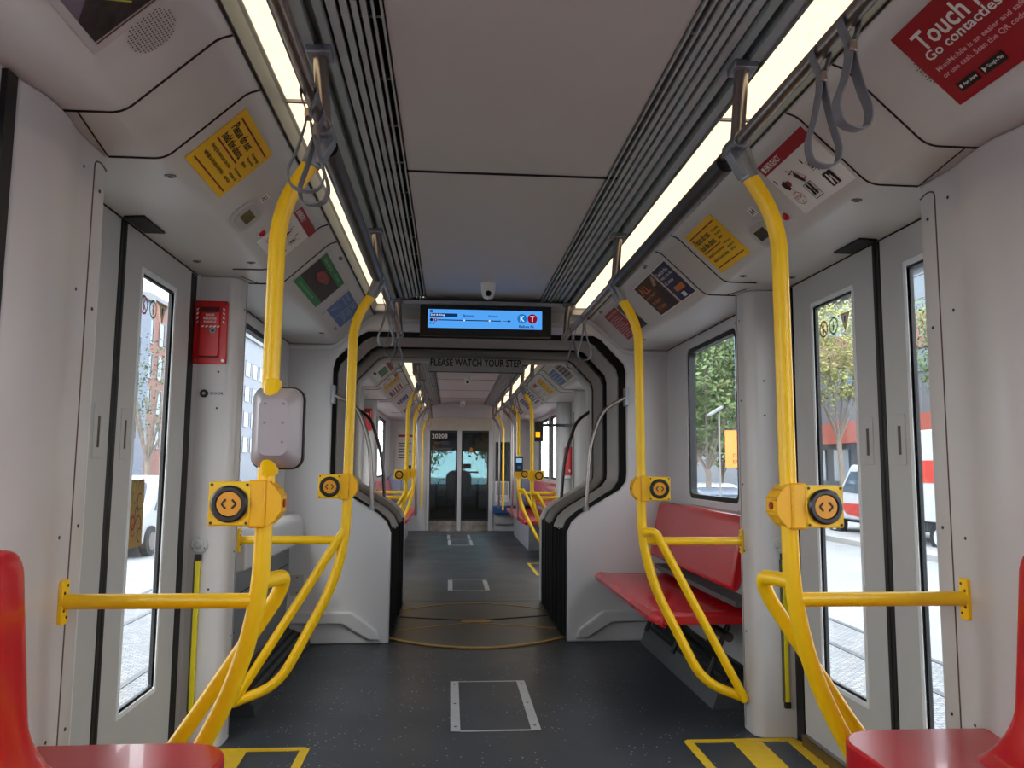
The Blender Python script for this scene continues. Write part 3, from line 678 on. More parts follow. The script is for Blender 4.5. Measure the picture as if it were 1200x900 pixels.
# ------------------------------------------------------------------ doors
def door(idx, sd_, yc, label, stickers=False, board=False):
    S = sd_; root = thing('door_%d' % idx, label, 'door', (S * DX, yc, 0), kind='structure')
    for d in (1, -1):
        ya, yb_ = yc + d * .022, yc + d * .668
        wy0, wy1 = sorted((yc + d * .175, yc + d * .485))
        y0, y1 = sorted((ya, yb_)); b = MB(); xa, xb = S * DX, S * (DX + .022)
        for (p, q, r, s_) in ((y0, wy0, .05, 1.904), (wy1, y1, .05, 1.904), (wy0, wy1, .05, .31), (wy0, wy1, 1.775, 1.904)): b.box(xa, xb, p, q, r, s_)
        leaf = b.build('door_leaf', DOORM, root)
        b = MB(); ring_prism(b, rrect(wy0 - .018, wy1 + .018, .292, 1.793, .006, 2), rrect(wy0, wy1, .31, 1.775, .004, 2), 'x', S * (DX - .003), S * (DX + .01)); b.build('window_rim', mat('rim_white', (225, 228, 230), .4), leaf, bevel=.002)
        b = MB(); ring_prism(b, rrect(wy0 - .0005, wy1 + .0005, .3095, 1.7755, .004, 2), rrect(wy0 + .008, wy1 - .008, .318, 1.767, .004, 2), 'x', S * (DX + .006), S * (DX + .018)); b.build('glazing_seal', RUBBER, leaf)
        b = MB(); b.box(S * (DX + .010), S * (DX + .014), wy0, wy1, .31, 1.775); b.build('glass', GLASS, leaf)
        hy = yc + d * .098
        b = MB(); ring_prism(b, rrect(hy - .034, hy + .034, 1.135, 1.30, .004, 2), rrect(hy - .010, hy + .010, 1.168, 1.262, .002, 2), 'x', S * (DX - .0035), S * (DX + .001)); hp = b.build('grip_plate', DOORM, leaf, bevel=.0015)
        b = MB(); b.box(S * (DX - .0012), S * (DX + .001), hy - .010, hy + .010, 1.168, 1.262); b.build('grip_recess', mat('recess_grey', (86, 80, 72), .7), hp)
        if d == 1 and stickers:
            X = S * (DX + .0105); fr = frame((X, wy0 if S < 0 else wy1, 0), (0, -S, 0), (0, 0, 1)); wdt = wy1 - wy0
            if S > 0: cs = [.065, .145, .235]
            else: cs = [.05, .135, .225]
            for (nm2, c_, m_, kind) in (('prohibition_sticker', cs[0], mat('st_red', (196, 30, 44), .5), 0), ('notice_sticker', cs[1], mat('st_green', (20, 130, 70), .5), 1), ('warning_sticker', cs[2], mat('st_yellow', (230, 190, 20), .5), 2)):
                q = MB(); q.M = fr; zc = 1.672
                if kind < 2:
                    n = 24; o2, i2 = circ(c_, zc, .034, .034, n), circ(c_, zc, .0275, .0275, n)
                    q.add([(x, z, 0) for x, z in o2 + i2], [(i, (i + 1) % n, n + (i + 1) % n, n + i) for i in range(n)])
                    if kind == 0:
                        q.add([(c_ - .022, zc + .018, 0), (c_ - .018, zc + .022, 0), (c_ + .022, zc - .018, 0), (c_ + .018, zc - .022, 0)], [(0, 1, 2, 3)])
                    q.add([(c_ - .007, zc + .002, .0004), (c_ + .007, zc + .002, .0004), (c_ + .003, zc - .020, .0004), (c_ - .003, zc - .020, .0004)], [(0, 1, 2, 3)])
                    q.add([(x, z, .0004) for x, z in circ(c_, zc + .011, .005, .006, 10)], [tuple(range(10))])
                else:
                    q.add([(c_ - .036, zc + .034, 0), (c_ + .036, zc + .034, 0), (c_, zc - .04, 0)], [(0, 1, 2)])
                st = q.build(nm2, m_, leaf)
                if kind == 2:
                    q = MB(); q.M = fr; q.add([(c_ - .026, zc + .027, .0006), (c_ + .026, zc + .027, .0006), (c_, zc - .026, .0006)], [(0, 1, 2)]); iv = q.build('warning_face', WHITE, st)
                    q = MB(); q.M = fr; q.add([(c_ - .006, zc + .022, .001), (c_ + .006, zc + .022, .001), (c_ + .003, zc - .006, .001), (c_ - .003, zc - .006, .001)], [(0, 1, 2, 3)]); q.build('warning_mark', BLACK, iv)
    b = MB(); b.box(S * (DX - .004), S * (DX + .04), yc - .0235, yc - .003, .03, 1.904); b.box(S * (DX - .004), S * (DX + .04), yc + .003, yc + .0235, .03, 1.904); b.build('centre_seal', RUBBER, root, bevel=.004)
    b = MB(); b.box(S * (DX + .002), S * (DX + .04), yc - .003, yc + .003, .03, 1.904); b.build('seal_groove', DARK, root)
    b = MB(); b.box(S * (DX - .02), S * (DX + .06), yc - .66, yc + .66, 0, .05); b.build('threshold', STEEL, root)
door(1, 1, 2.556, 'double sliding door on the right of the near car, two narrow windows', stickers=True)
door(2, -1, 2.564, 'double sliding door on the left of the near car, tan card in its window', stickers=True)
door(3, 1, 8.82, 'double sliding door on the right of the far car')
door(4, -1, 8.82, 'double sliding door on the left of the far car')
# tan decorated card on the left door glass
M = frame((-DX + .0 - .009, 2.764, .835), (0, 1, 0), (0, 0, 1))
TAN = mat('tan_card', (166, 136, 82), .6, var=.12, scale=40)
def squig(cx, cy, r, a0, a1, t=.004, n=7):
    P_ = [(cx + r * math.cos(a0 + (a1 - a0) * k / n), cy + r * 1.3 * math.sin(a0 + (a1 - a0) * k / n)) for k in range(n + 1)]
    return [('l', P_[k], P_[k + 1], t) for k in range(n)]
sign('decorated_card', 'tan card with scribbled drawings stuck in the left door window', 'card', M, .115, .232, TAN,
     [('green_scribble', mat('pen_green', (60, 120, 50), .6), squig(.025, .20, .02, 0, 4) + squig(.03, .17, .016, 2, 6)),
      ('red_scribble', mat('pen_red', (150, 50, 60), .6), squig(.025, .085, .018, 0, 6.3, .008) + squig(.03, .06, .016, 1, 6)),
      ('dark_scribble', mat('pen_dark', (60, 40, 46), .6), squig(.078, .20, .022, 0, 3) + squig(.075, .155, .022, 1, 5.5) + squig(.07, .075, .024, -.5, 3) + squig(.085, .04, .018, 1, 5) + squig(.05, .12, .012, 0, 4))], th=.0015)

# ------------------------------------------------------------------ things on the pillars
# red door release box (left)
PX0 = -1.264
root = thing('door_release_box', 'red door release handle box on the left door pillar', 'release box', (-1.197, 3.311, 1.53))
b = MB(); b.prism(rrect(-1.2635, -1.13, 1.532, 1.795, .006, 3), 'y', 3.296, 3.311); b.build('backplate', RELR, root, bevel=.002)
b = MB(); b.prism(rrect(-1.238, -1.158, 1.560, 1.765, .008, 3), 'y', 3.284, 3.296); hd = b.build('handle_cover', RELR, root, bevel=.003)
b = MB(); b.box(-1.238, -1.158, 3.2825, 3.285, 1.558, 1.563); b.build('cover_gap', mat('slot_dark_red', (70, 8, 12), .6), hd)
b = MB(); b.box(-1.236, -1.160, 3.281, 3.285, 1.745, 1.766); b.build('finger_slot', mat('slot_dark_red', (70, 8, 12), .6), hd)
b = MB(); b.M = frame((-1.264, 3.2835, 1.532), (1, 0, 0), (0, 0, 1))
put_text(b, 'DOOR', .050, .196, .086, .206, 0); put_text(b, 'RELEASE', .042, .182, .094, .192, 0); put_text(b, 'HANDLE', .044, .168, .092, .178, 0); b.build('lettering', WHITE, hd)
b = MB(); fr = frame((-1.264, 3.2945, 1.532), (1, 0, 0), (0, 0, 1)); b.M = fr
for k in range(4): b.add([(.010, .165 + k * .018, 0), (.018, .171 + k * .018, 0), (.018, .180 + k * .018, 0), (.010, .174 + k * .018, 0)], [(0, 1, 2, 3)]); b.add([(.116, .171 + k * .018, 0), (.124, .165 + k * .018, 0), (.124, .174 + k * .018, 0), (.116, .180 + k * .018, 0)], [(0, 1, 2, 3)])
b.M = frame((-1.264, 3.2833, 1.532), (1, 0, 0), (0, 0, 1))
for k in range(5): b.add([(.032 + k * .016, .150, 0), (.041 + k * .016, .150, 0), (.047 + k * .016, .157, 0), (.038 + k * .016, .157, 0)], [(0, 1, 2, 3)])
b.build('warning_stripes', WHITE, root)
b = MB(); b.disc((-1.182, 3.283, 1.668), (0, -1, 0), .012, .005, 16); lk = b.build('lock', CAST, hd)
b = MB(); b.disc((-1.182, 3.278, 1.668), (0, -1, 0), .007, .001, 12); b.build('keyhole', NAVY, lk)
for x in (-1.251, -1.142):
    for z in (1.545, 1.783):
        b = MB(); b.disc((x, 3.296, z), (0, -1, 0), .006, .002, 10); b.build('screw', STEEL, root)
release = root
# door key switch
root = thing('key_switch', 'small round black key switch marked DOOR on the left pillar', 'switch', (-1.213, 3.311, 1.398))
b = MB(); b.lathe([(.0165, 0), (.0165, .006), (.013, .008)], (-1.213, 3.311, 1.410), (0, -1, 0), 20); b.build('bezel', RUBBER, root)
b = MB(); b.disc((-1.213, 3.302, 1.410), (0, -1, 0), .006, .002, 12); b.build('key_barrel', STEEL, root)
b = MB(); b.M = frame((-1.19, 3.3105, 1.402), (1, 0, 0), (0, 0, 1)); put_text(b, 'DOOR', .002, .003, .054, .014, 0); b.build('lettering', BLACK, root)
for sd_, nm, cx in ((-1, 'left', -1.203), (1, 'right', 1.222)):
    root = thing('door_sounder', 'round grey door sounder low on the %s door pillar' % nm, 'sounder', (cx, 3.311, .77), 'round sounders on the door pillars')
    b = MB(); b.lathe([(.035, 0), (.035, .005), (.030, .009), (.021, .009), (.018, .016), (.010, .020)], (cx, 3.311, .797), (0, -1, 0), 28); b.build('bezel', LGREY, root, smooth=True)
    b = MB(); b.lathe([(.014, 0), (.010, .006)], (cx, 3.293, .797), (0, -1, 0), 20); b.build('dome', mat('dome_grey', (160, 164, 168), .3), root, smooth=True)
    for a in (90, 210, 330):
        b = MB(); b.disc((cx + .027 * math.cos(math.radians(a)), 3.302, .797 + .027 * math.sin(math.radians(a))), (0, -1, 0), .003, .001, 8); b.build('screw', SCREWM, root)
    root = thing('sensor_strip', 'upright yellow door sensor strip with black ends on the %s pillar' % nm, 'sensor strip', (cx, 3.311, .12), 'yellow strips on the door pillars')
    b = MB(); b.box(cx - .009, cx + .009, 3.296, 3.311, .15, .735); b.build('strip', mat('strip_yellow', (232, 214, 20), .35), root, bevel=.002)
    b = MB(); b.box(cx - .016, cx - .009, 3.299, 3.311, .15, .735); b.build('side_rail', mat('rail_olive', (90, 90, 70), .5), root)
    for z0, z1 in ((.735, .760), (.125, .150)):
        b = MB(); b.box(cx - .0125, cx + .0125, 3.292, 3.311, z0, z1); b.build('end_cap', RUBBER, root, bevel=.002)
dup(release, (0, 6.138, 0), 'distant red door release box on the far car left pillar, seen through the gangway')
root = thing('emergency_box', 'tall red emergency box on the far car right pillar, seen through the gangway', 'box', (1.235, 9.449, .98))
b = MB(); b.prism(rrect(1.185, 1.283, 1.02, 1.36, .012, 3), 'y', 9.40, 9.45); cv = b.build('cover', RELR, root, bevel=.004)
b = MB(); b.disc((1.234, 9.40, 1.075), (0, -1, 0), .014, .005, 14); b.build('lock', STEEL, cv)
b = MB(); b.prism(rrect(1.175, 1.286, .98, 1.02, .01, 3), 'y', 9.395, 9.45); b.build('lower_tray', LGREY, root, bevel=.004)

# ------------------------------------------------------------------ header above the doors
SPK = mat('perforation', (74, 66, 62), .8)
for sd_, nm in ((1, 'right'), (-1, 'left')):
    root = thing('door_warning_lamp', 'flat black louvred lamp in the header over the %s door' % nm, 'lamp', (sd_ * 1.212, 2.60, 1.898), 'black lamps over the doors')
    b = MB(); b.prism([(sd_ * 1.178, 2.508), (sd_ * 1.248, 2.518), (sd_ * 1.248, 2.69), (sd_ * 1.178, 2.69)], 'z', 1.898, 1.9048); b.build('lens', RUBBER, root, bevel=.002)
    b = MB()
    for k in range(6): b.box(sd_ * (1.185 + k * .010), sd_ * (1.188 + k * .010), 2.525, 2.68, 1.8965, 1.898)
    b.build('lens_rib', mat('rib_grey', (54, 54, 56), .5), root)
    for x, y in ((.865 + .11, 2.145), (1.19, 3.07), (.985, 3.07), (.975, 3.10 + 1.6)):
        root = thing('panel_lock', 'oval steel lock in the %s header, %s' % (nm, {2.145: 'near end of the door', 3.07: 'far end of the door, ' + ('outer one' if x > 1.1 else 'inner one'), 4.70: 'near the gangway'}[round(y, 3)]), 'lock', (sd_ * x, y, 1.899), 'panel locks')
        b = MB(); b.prism(circ(sd_ * x, y, .016, .010, 16), 'z', 1.9005, 1.905); b.build('escutcheon', STEEL, root)
        b = MB(); b.prism(circ(sd_ * x, y, .008, .005, 10), 'z', 1.899, 1.9005); b.build('keyhole', DARK, root)
    for y in (1.33, 3.67, 4.8):
        M = slant(sd_, 0.0, y); root = thing('panel_lock', 'oval steel lock high on the %s cove panel, %s' % (nm, {1.33: 'by the straps', 3.67: 'past the door', 4.8: 'closest to the gangway'}[y]), 'lock', (sd_ * .728, y, 2.09), 'panel locks')
        b = MB(); b.prism(circ(sd_ * .728, y, .009, .016, 16), 'z', 2.083, 2.0935); b.build('escutcheon', STEEL, root)
        b = MB(); b.prism(circ(sd_ * .728, y, .004, .008, 10), 'z', 2.0815, 2.083); b.build('keyhole', DARK, root)

# door status displays (reader plates)
def status_unit(sd_, yc, lcd, label):
    M = slant(sd_, .205, yc); root = thing('door_status_panel', label, 'display', tuple(M.translation), 'door status panels')
    b = MB(); b.M = M; b.prism(rrect(-.085, .085, -.058, .058, .05, 8), 'z', 0, .007); b.build('faceplate', mat('faceplate', (192, 188, 184), .4), root, bevel=.003)
    b = MB(); b.M = M; b.prism(rrect(-.070, .070, -.046, .046, .040, 8), 'z', .007, .009); b.build('inner_plate', mat('inner_plate', (176, 174, 168), .4), root, bevel=.001)
    b = MB(); b.M = M; b.prism(rrect(-.045, .035, -.020, .022, .002, 2), 'z', .009, .010); b.build('readout', lcd, root)
status_unit(1, 2.625, mat('lcd_off', (18, 16, 16), .2), 'oval grey status panel with a dark readout over the right door')
status_unit(-1, 2.625, LCDG, 'oval grey status panel with a green readout over the left door')
for sd_, y, s_, nm, tx in ((1, 2.435, .205, 'right', 'A4'), (-1, 2.815, .20, 'left', 'A3')):
    M = slant(sd_, s_, y); root = thing('alarm_lamp', 'small round red lamp beside the emergency sign on the %s' % nm, 'lamp', tuple(M.translation), 'red lamps over the doors')
    b = MB(); b.M = M; b.lathe([(.019, 0), (.018, .005), (.015, .006)], (0, 0, 0), (0, 0, 1), 18); b.build('bezel', LGREY, root)
    b = MB(); b.M = M; b.lathe([(.0145, .004), (.013, .012), (.008, .016), (.002, .0175)], (0, 0, 0), (0, 0, 1), 18); b.build('red_lens', mat('lens_bright_red', (190, 16, 20), .25), root, smooth=True)
    M = slant(sd_, .138, 2.60 if sd_ > 0 else 2.585)
    sign('door_number_label', 'small white label reading %s above the %s door' % (tx, nm), 'label', M, .045, .034, WHITE, [('lettering', BLACK, [('t', tx, .006, .006, .039, .028)])], th=.001)
for k_, (sd_, yc, s_, nm) in enumerate(((-1, 1.595, .115, 'left'), (1, 1.548, .132, 'right'))):
    M = slant(sd_, s_, yc); b = MB(); b.M = M
    for i in range(-8, 9):
        for j in range(-8, 9):
            x, y = i * .0075 + (j % 2) * .0035, j * .0075
            if x * x + y * y < .056 ** 2: b.add([(x + .0021 * math.cos(a), y + .0021 * math.sin(a), .0004) for a in [PI / 3 * q for q in range(6)]], [(0, 1, 2, 3, 4, 5)])
    tag(b.build('speaker_grille', SPK), 'round patch of small loudspeaker holes in the upper %s cove panel' % nm, 'speaker grille', 'loudspeaker grilles')

# ------------------------------------------------------------------ posters and signs on the cove
W_, H_ = .31, .208
def door_sign(sd_, y_far_start, label):
    M = slant(sd_, .234, y_far_start); w_, h_ = .315, .21
    it = [('red_line', MAROON, [('r', .020, h_ - .026, .295, h_ - .021), ('r', .020, .100, .205, .105), ('r', .020, .020, .295, .025)]),
          ('lettering', BLACK, [('t', 'Please do not', .025, .146, .190, .176), ('t', 'hold the doors.', .028, .112, .195, .141),
                                ('t', 'Forcing the doors open can cause', .030, .072, .200, .089), ('t', 'vehicles to be out of service.', .032, .048, .200, .064),
                                ('t', 'No mantenga', .222, .150, .290, .164), ('t', 'las puertas', .222, .132, .285, .145), ('t', 'abiertas.', .222, .114, .262, .127),
                                ('t', 'Forzarlas puede', .222, .084, .292, .096), ('t', 'retrasar el', .222, .066, .286, .078), ('t', 'servicio', .222, .048, .270, .060)])]
    return sign('door_notice', label, 'notice', M, w_, h_, SIGNY, it, 'yellow door notices')
door_sign(1, 3.125, 'yellow notice asking not to hold the doors, right cove panel')
door_sign(-1, 2.075, 'yellow notice asking not to hold the doors, left cove panel')
def emergency(sd_, y0, label):
    M = slant(sd_, .236, y0); w_, h_ = .315, .212; hand = [(.028, .120), (.050, .126), (.058, .112), (.056, .092), (.042, .088), (.030, .100)]
    octo = circ(.050, .052, .026, .026, 8, PI / 8)
    it = [('red_band', SIGNR, [('r', 0, h_ - .040, w_, h_)]),
          ('band_lettering', WHITE, [('t', 'EMERGENCY', .034, h_ - .032, .132, h_ - .010), ('r', .012, h_ - .032, .028, h_ - .012)]),
          ('pictogram', BLACK, [('p', hand), ('t', '1', .012, .128, .018, .146), ('t', '2', .098, .128, .108, .146), ('t', '1', .190, .128, .196, .146),
                                ('p', [(.112, .112), (.124, .130), (.134, .112), (.142, .084), (.130, .084)]), ('r', .118, .030, .128, .072), ('r', .134, .030, .144, .072),
                                ('o', [(.108, .018), (.156, .018), (.156, .076), (.108, .076)], .92), ('r', .108, .036, .156, .0375), ('r', .208, .098, .232, .120), ('o', [(.202, .092), (.238, .092), (.238, .126), (.202, .126)], .9),
                                ('l', (.243, .118), (.255, .124), .002), ('l', (.243, .109), (.257, .109), .002), ('l', (.243, .100), (.255, .094), .002), ('l', (.236, .130), (.246, .138), .002),
                                ('r', .216, .018, .262, .068), ('p', [(.052, .084), (.058, .084), (.055, .078)]), ('p', [(.130, .082), (.136, .082), (.133, .077)]), ('p', [(.224, .086), (.230, .086), (.227, .080)])]),
          ('red_mark', SIGNR, [('p', circ(.064, .108, .011)), ('o', octo, .90), ('t', 'STOP', .032, .050, .068, .062), ('p', [(.046, .034), (.056, .034), (.051, .043)]),
                               ('o', [(.106, .132), (.128, .136), (.160, .092), (.140, .088)], .85), ('r', .118, .046, .144, .048)]),
          ('white_cutout', WHITE, [('p', [(.226, .020), (.232, .020), (.240, .044), (.236, .062), (.230, .062)]), ('p', [(.246, .020), (.252, .020), (.248, .056), (.243, .050)]), ('t', '=', .214, .104, .226, .112)])]
    return sign('emergency_notice', label, 'notice', M, w_, h_, WHITE, it, 'emergency instruction notices')
emergency(1, 2.35, 'white emergency instruction notice with a red band, right cove panel')
emergency(-1, 2.87, 'white emergency instruction notice with a red band, left, behind the pole')
# red contactless ad, top right
M = slant(1, .238, 1.588)
sign('contactless_poster', 'dark red contactless payment poster at the top right', 'poster', M, .80, .212, SIGNR,
     [('headline', WHITE, [('t', 'Touch less.', .040, .140, .315, .186), ('t', 'Go contactless with your phone', .033, .109, .56, .139)]),
      ('fine_print', mat('print_pink', (222, 170, 174), .5), [('t', 'MuniMobile is an easier and safer way to pay. Pay by card', .030, .084, .50, .099), ('t', 'or use cash. Scan the QR code, download the app today', .030, .064, .48, .080)]),
      ('app_badge', BLACK, [('r', .035, .022, .098, .044), ('r', .108, .022, .178, .044)]),
      ('badge_lettering', WHITE, [('t', 'App Store', .052, .028, .094, .038), ('p', [(.114, .026), (.114, .040), (.124, .033)]), ('t', 'Google Play', .128, .028, .174, .038), ('r', .040, .029, .047, .037)])])
# framed poster top left
M = slant(-1, .236, .825)
sign('framed_poster', 'dark framed street poster at the top left corner', 'poster', M, .72, .235, mat('frame_pale', (190, 186, 184), .4),
     [('picture', mat('poster_violet', (120, 108, 126), .4, var=.2, scale=8), [('r', .02, .016, .690, .225)]),
      ('dark_area', mat('poster_night', (40, 34, 40), .45, var=.8, scale=45), [('p', [(.62, .016), (.690, .016), (.690, .225), (.50, .225), (.52, .12)])]),
      ('red_strip', mat('poster_dusk', (92, 48, 48), .5), [('r', .694, .016, .698, .225)]),
      ('yellow_mark', mat('poster_lime', (190, 190, 60), .5), [('l', (.56, .04), (.66, .12), .004)])])
# navy / brown poster right
M = slant(1, .238, 4.062)
sign('whistle_poster', 'brown and navy poster with orange headline over the right bench', 'poster', M, .60, .212, WHITE,
     [('brown_half', BROWN, [('r', .006, .006, .345, .206)]), ('navy_half', NAVY, [('r', .372, .006, .594, .206)]),
      ('figure', mat('fig_dark', (40, 34, 38), .5), [('p', [(.20, .010), (.335, .010), (.340, .15), (.30, .195), (.26, .15), (.24, .09)])]),
      ('figure_highlight', SKIN, [('p', [(.25, .15), (.31, .196), (.335, .20), (.338, .172), (.29, .145)]), ('r', .352, .006, .362, .206)]),
      ('headline', ORANGE, [('t', 'ALL', .035, .140, .185, .190), ('t', 'you need', .035, .105, .20, .132), ('t', 'to know', .05, .068, .20, .095), ('t', 'in one', .06, .030, .19, .058), ('r', .430, .052, .56, .082)]),
      ('lettering', WHITE, [('t', 'Switch the', .395, .165, .56, .186), ('t', 'way you do', .395, .137, .57, .158), ('t', 'it now', .395, .108, .52, .128), ('r', .455, .014, .505, .040)])])
# red poster far right
M = slant(1, .238, 4.86)
sign('red_text_poster', 'dark red poster full of small white text beside the right pole', 'poster', M, .30, .212, SIGNR,
     [('lettering', mat('print_pink', (222, 170, 174)), [('t', 'A MESSAGE FOR RIDERS', .015, .180, .285, .196)] + [('r', .015, .018 + k * .0155, .20 + .08 * ((k * 37) % 10) / 10, .0235 + k * .0155) for k in range(10)])])
M = slant(1, .238, 4.53)
sign('grey_strip_poster', 'dark narrow street photo poster behind the right pole', 'poster', M, .20, .212, mat('frame_pale', (190, 186, 184)),
     [('picture', DPOSTER, [('r', .01, .012, .19, .20)]), ('pale_road', SKIN, [('p', [(.02, .012), (.05, .012), (.10, .20), (.08, .20)])])])
# green ad left and blue ad left
M = slant(-1, .236, 3.49)
sign('green_poster', 'green bordered poster with a dark red photo on the left cove', 'poster', M, .60, .212, SIGNGREY,
     [('green_field', GREEN, [('r', .006, .010, .594, .206)]), ('photo', DPOSTER, [('r', .006, .050, .594, .166)]),
      ('red_blur', mat('poster_blur', (150, 60, 54), .5, var=.4, scale=40), [('p', [(.13, .12), (.20, .155), (.36, .150), (.40, .125), (.30, .105), (.20, .10)])]),
      ('lettering', mat('print_lime', (120, 200, 140), .5), [('t', 'Ride with us', .05, .176, .26, .194), ('t', 'all year', .34, .176, .52, .194), ('t', 'every day of the week', .06, .022, .42, .038)])])
M = slant(-1, .236, 4.235)
sign('blue_poster', 'blue rider information poster on the left cove near the gangway', 'poster', M, .60, .215, SIGNGREY,
     [('blue_field', BLUE, [('r', .03, .045, .30, .208), ('r', .308, .045, .575, .208)]),
      ('lettering', LBLUE, [('t', 'Slow down', .05, .175, .20, .195), ('t', 'for the city', .05, .145, .24, .165), ('t', 'SAFE', .33, .165, .44, .195), ('t', 'STREETS', .33, .125, .53, .155), ('t', 'FOR ALL', .33, .085, .53, .115)]
       + [('l', (.10, .055), (.06 + k * .03, .125), .003) for k in range(6)]),
      ('black_logo', BLACK, [('t', 'CA', .03, .012, .06, .036), ('t', 'transit', .46, .014, .56, .032)])])
# far car posters
def small_poster(sd_, y, w_, m1, m2, nm, label, s0=.236, h_=.2):
    M = slant(sd_, s0, y)
    sign(nm, label, 'poster', M, w_, h_, WHITE, [('picture', m1, [('r', .012, .012, w_ - .012, h_ - .012)]),
         ('lettering', m2, [('r', .03, h_ - .05 - k * .035, w_ - .03 - .05 * (k % 2), h_ - .035 - k * .035) for k in range(4)])])
for sd_, nm in ((1, 'right'), (-1, 'left')):
    f_ = (lambda y0, wd: y0 + wd if sd_ > 0 else y0)
    if sd_ > 0:
        small_poster(1, 7.35, .50, mat('poster_grey', (150, 146, 150), .5, var=.3, scale=40), BLACK, 'grey_poster', 'first grey photo poster past the gangway on the right', h_=.21)
        small_poster(1, 7.85, .42, BLUE, LBLUE, 'blue_poster', 'blue poster past the gangway on the right')
    else:
        M = slant(-1, .236, 6.95); w_, h_ = .42, .212
        sign('exit_poster', 'white poster with red band and green exit panel past the gangway on the left', 'poster', M, .75, h_, WHITE,
             [('red_band', SIGNR, [('r', 0, .165, .75, h_)]), ('green_panel', GREEN, [('r', .25, .06, .70, .15)]), ('lettering', BLACK, [('r', .05, .02, .3, .045)])])
    door_sign(sd_, 8.75 if sd_ > 0 else 8.35, 'small yellow door notice in the far car, %s side' % nm)
    emergency(sd_, 9.25 if sd_ > 0 else 7.98, 'small emergency notice in the far car, %s side' % nm)
    small_poster(sd_, 10.2 if sd_ > 0 else 8.95, .5, mat('poster_teal', (60, 110, 130), .5, var=.3, scale=20) if sd_ > 0 else mat('poster_redphoto', (150, 40, 44), .5, var=.3, scale=20), WHITE, 'far_poster', 'colourful poster beyond the far car door on the %s' % nm)
    small_poster(sd_, 11.2 if sd_ > 0 else 10.3, .5, NAVY, LBLUE, 'navy_poster', 'navy poster midway along the far car, %s side' % nm)
    small_poster(sd_, 12.4 if sd_ > 0 else 11.8, .5, mat('poster_violet2', (110, 90, 120), .5), WHITE, 'violet_poster', 'violet poster near the cab, %s side' % nm)

# ------------------------------------------------------------------ display, step sign, cameras
root = thing('passenger_display', 'wide black monitor showing a blue route map above the gangway', 'display', (.014, 4.93, 1.94))
b = MB(); b.box(-.402, .430, 4.90, 4.96, 1.938, 2.134); b.build('casing', mat('monitor_black', (9, 8, 10), .45), root, bevel=.004)
M = frame((-.352, 4.8985, 1.985), (1, 0, 0), (0, 0, 1)); w_, h_ = .722, .118
b = MB(); b.M = M; b.box(0, w_, 0, h_, -.001, .001); sc = b.build('screen', SCREENM, root)
def lay(nm, m, z, fn):
    q = MB(); q.M = M @ Matrix.Translation((0, 0, z)); fn(q); q.build(nm, m, sc)
def rc(q, x0, y0, x1, y1): q.add([(x0, y0, 0), (x1, y0, 0), (x1, y1, 0), (x0, y1, 0)], [(0, 1, 2, 3)])
lay('stop_box', SCRDARK, .0016, lambda q: (rc(q, .012, .070, .185, .092), rc(q, .012, .098, .030, .112)))
lay('stop_lettering', SCRW, .0022, lambda q: put_text(q, '2nd & King', .016, .074, .105, .088, 0))
def _rt(q):
    rc(q, .062, .047, .46, .053); rc(q, .47, .049, .505, .052); q.add([(.505, .040, 0), (.524, .050, 0), (.505, .060, 0)], [(0, 1, 2)])
    put_text(q, 'Brannan', .222, .074, .290, .087, 0); put_text(q, 'Folsom', .382, .074, .440, .087, 0); put_text(q, 'Balboa Pk', .575, .010, .672, .026, 0)
    q.add([(x, y, 0) for x, y in circ(.022, .050, .010, .010, 16)], [tuple(range(16))]); put_text(q, '5:17', .012, .022, .045, .034, 0)
lay('route_line', SCRBLK, .0018, _rt)
lay('stop_dot', SCRW, .0024, lambda q: [q.add([(x, y, 0) for x, y in circ(cx, .050, .0055, .0055, 12)], [tuple(range(12))]) for cx in (.228, .388)])
lay('line_disc_blue', SCRB2, .0020, lambda q: q.add([(x, y, 0) for x, y in circ(.595, .068, .031, .031, 24)], [tuple(range(24))]))
lay('line_disc_red', SCRR, .0021, lambda q: (q.add([(x, y, 0) for x, y in circ(.660, .068, .031, .031, 24)], [tuple(range(24))]), q.add([(x, y, 0) for x, y in circ(.048, .050, .011, .011, 16)], [tuple(range(16))])))
lay('line_letter', SCRW, .0030, lambda q: (put_text(q, 'K', .583, .050, .609, .086, 0), put_text(q, 'T', .647, .050, .673, .086, 0), put_text(q, 'T', .044, .045, .052, .055, 0)))
M = frame((-.385, 6.50, 1.893), (1, 0, 0), (0, 0, 1))
sign('step_sign', 'grey sign reading PLEASE WATCH YOUR STEP across the gangway top', 'sign', M, .775, .135, mat('sign_grey', (206, 203, 202), .5), [('lettering', BLACK, [('t', 'PLEASE WATCH YOUR STEP', .012, .052, .763, .115)]), ('lower_edge', DARK, [('r', 0, 0, .775, .006)])], th=.006)
def ceiling_camera(x, y, label, z=2.21):
    root = thing('ceiling_camera', label, 'camera', (x, y, z - .1), 'white ceiling cameras')
    b = MB(); b.lathe([(.044, 0), (.043, .035), (.040, .062), (.030, .085), (.012, .094)], (x, y, z), (0, 0, -1), 24); b.build('housing', WHITE, root, smooth=True)
    b = MB(); b.lathe([(.019, 0), (.018, .006), (.010, .014), (.003, .016)], (x, y - .030, z - .066), (0, -.85, -.5), 18); b.build('lens', mat('lens_black', (12, 12, 14), .1), root, smooth=True)
ceiling_camera(.012, 4.62, 'white dome camera on the ceiling above the monitor')
ceiling_camera(.0, 9.6, 'white dome camera in the middle of the far car ceiling')
ceiling_camera(.0, 13.3, 'white dome camera just above the cab doors')

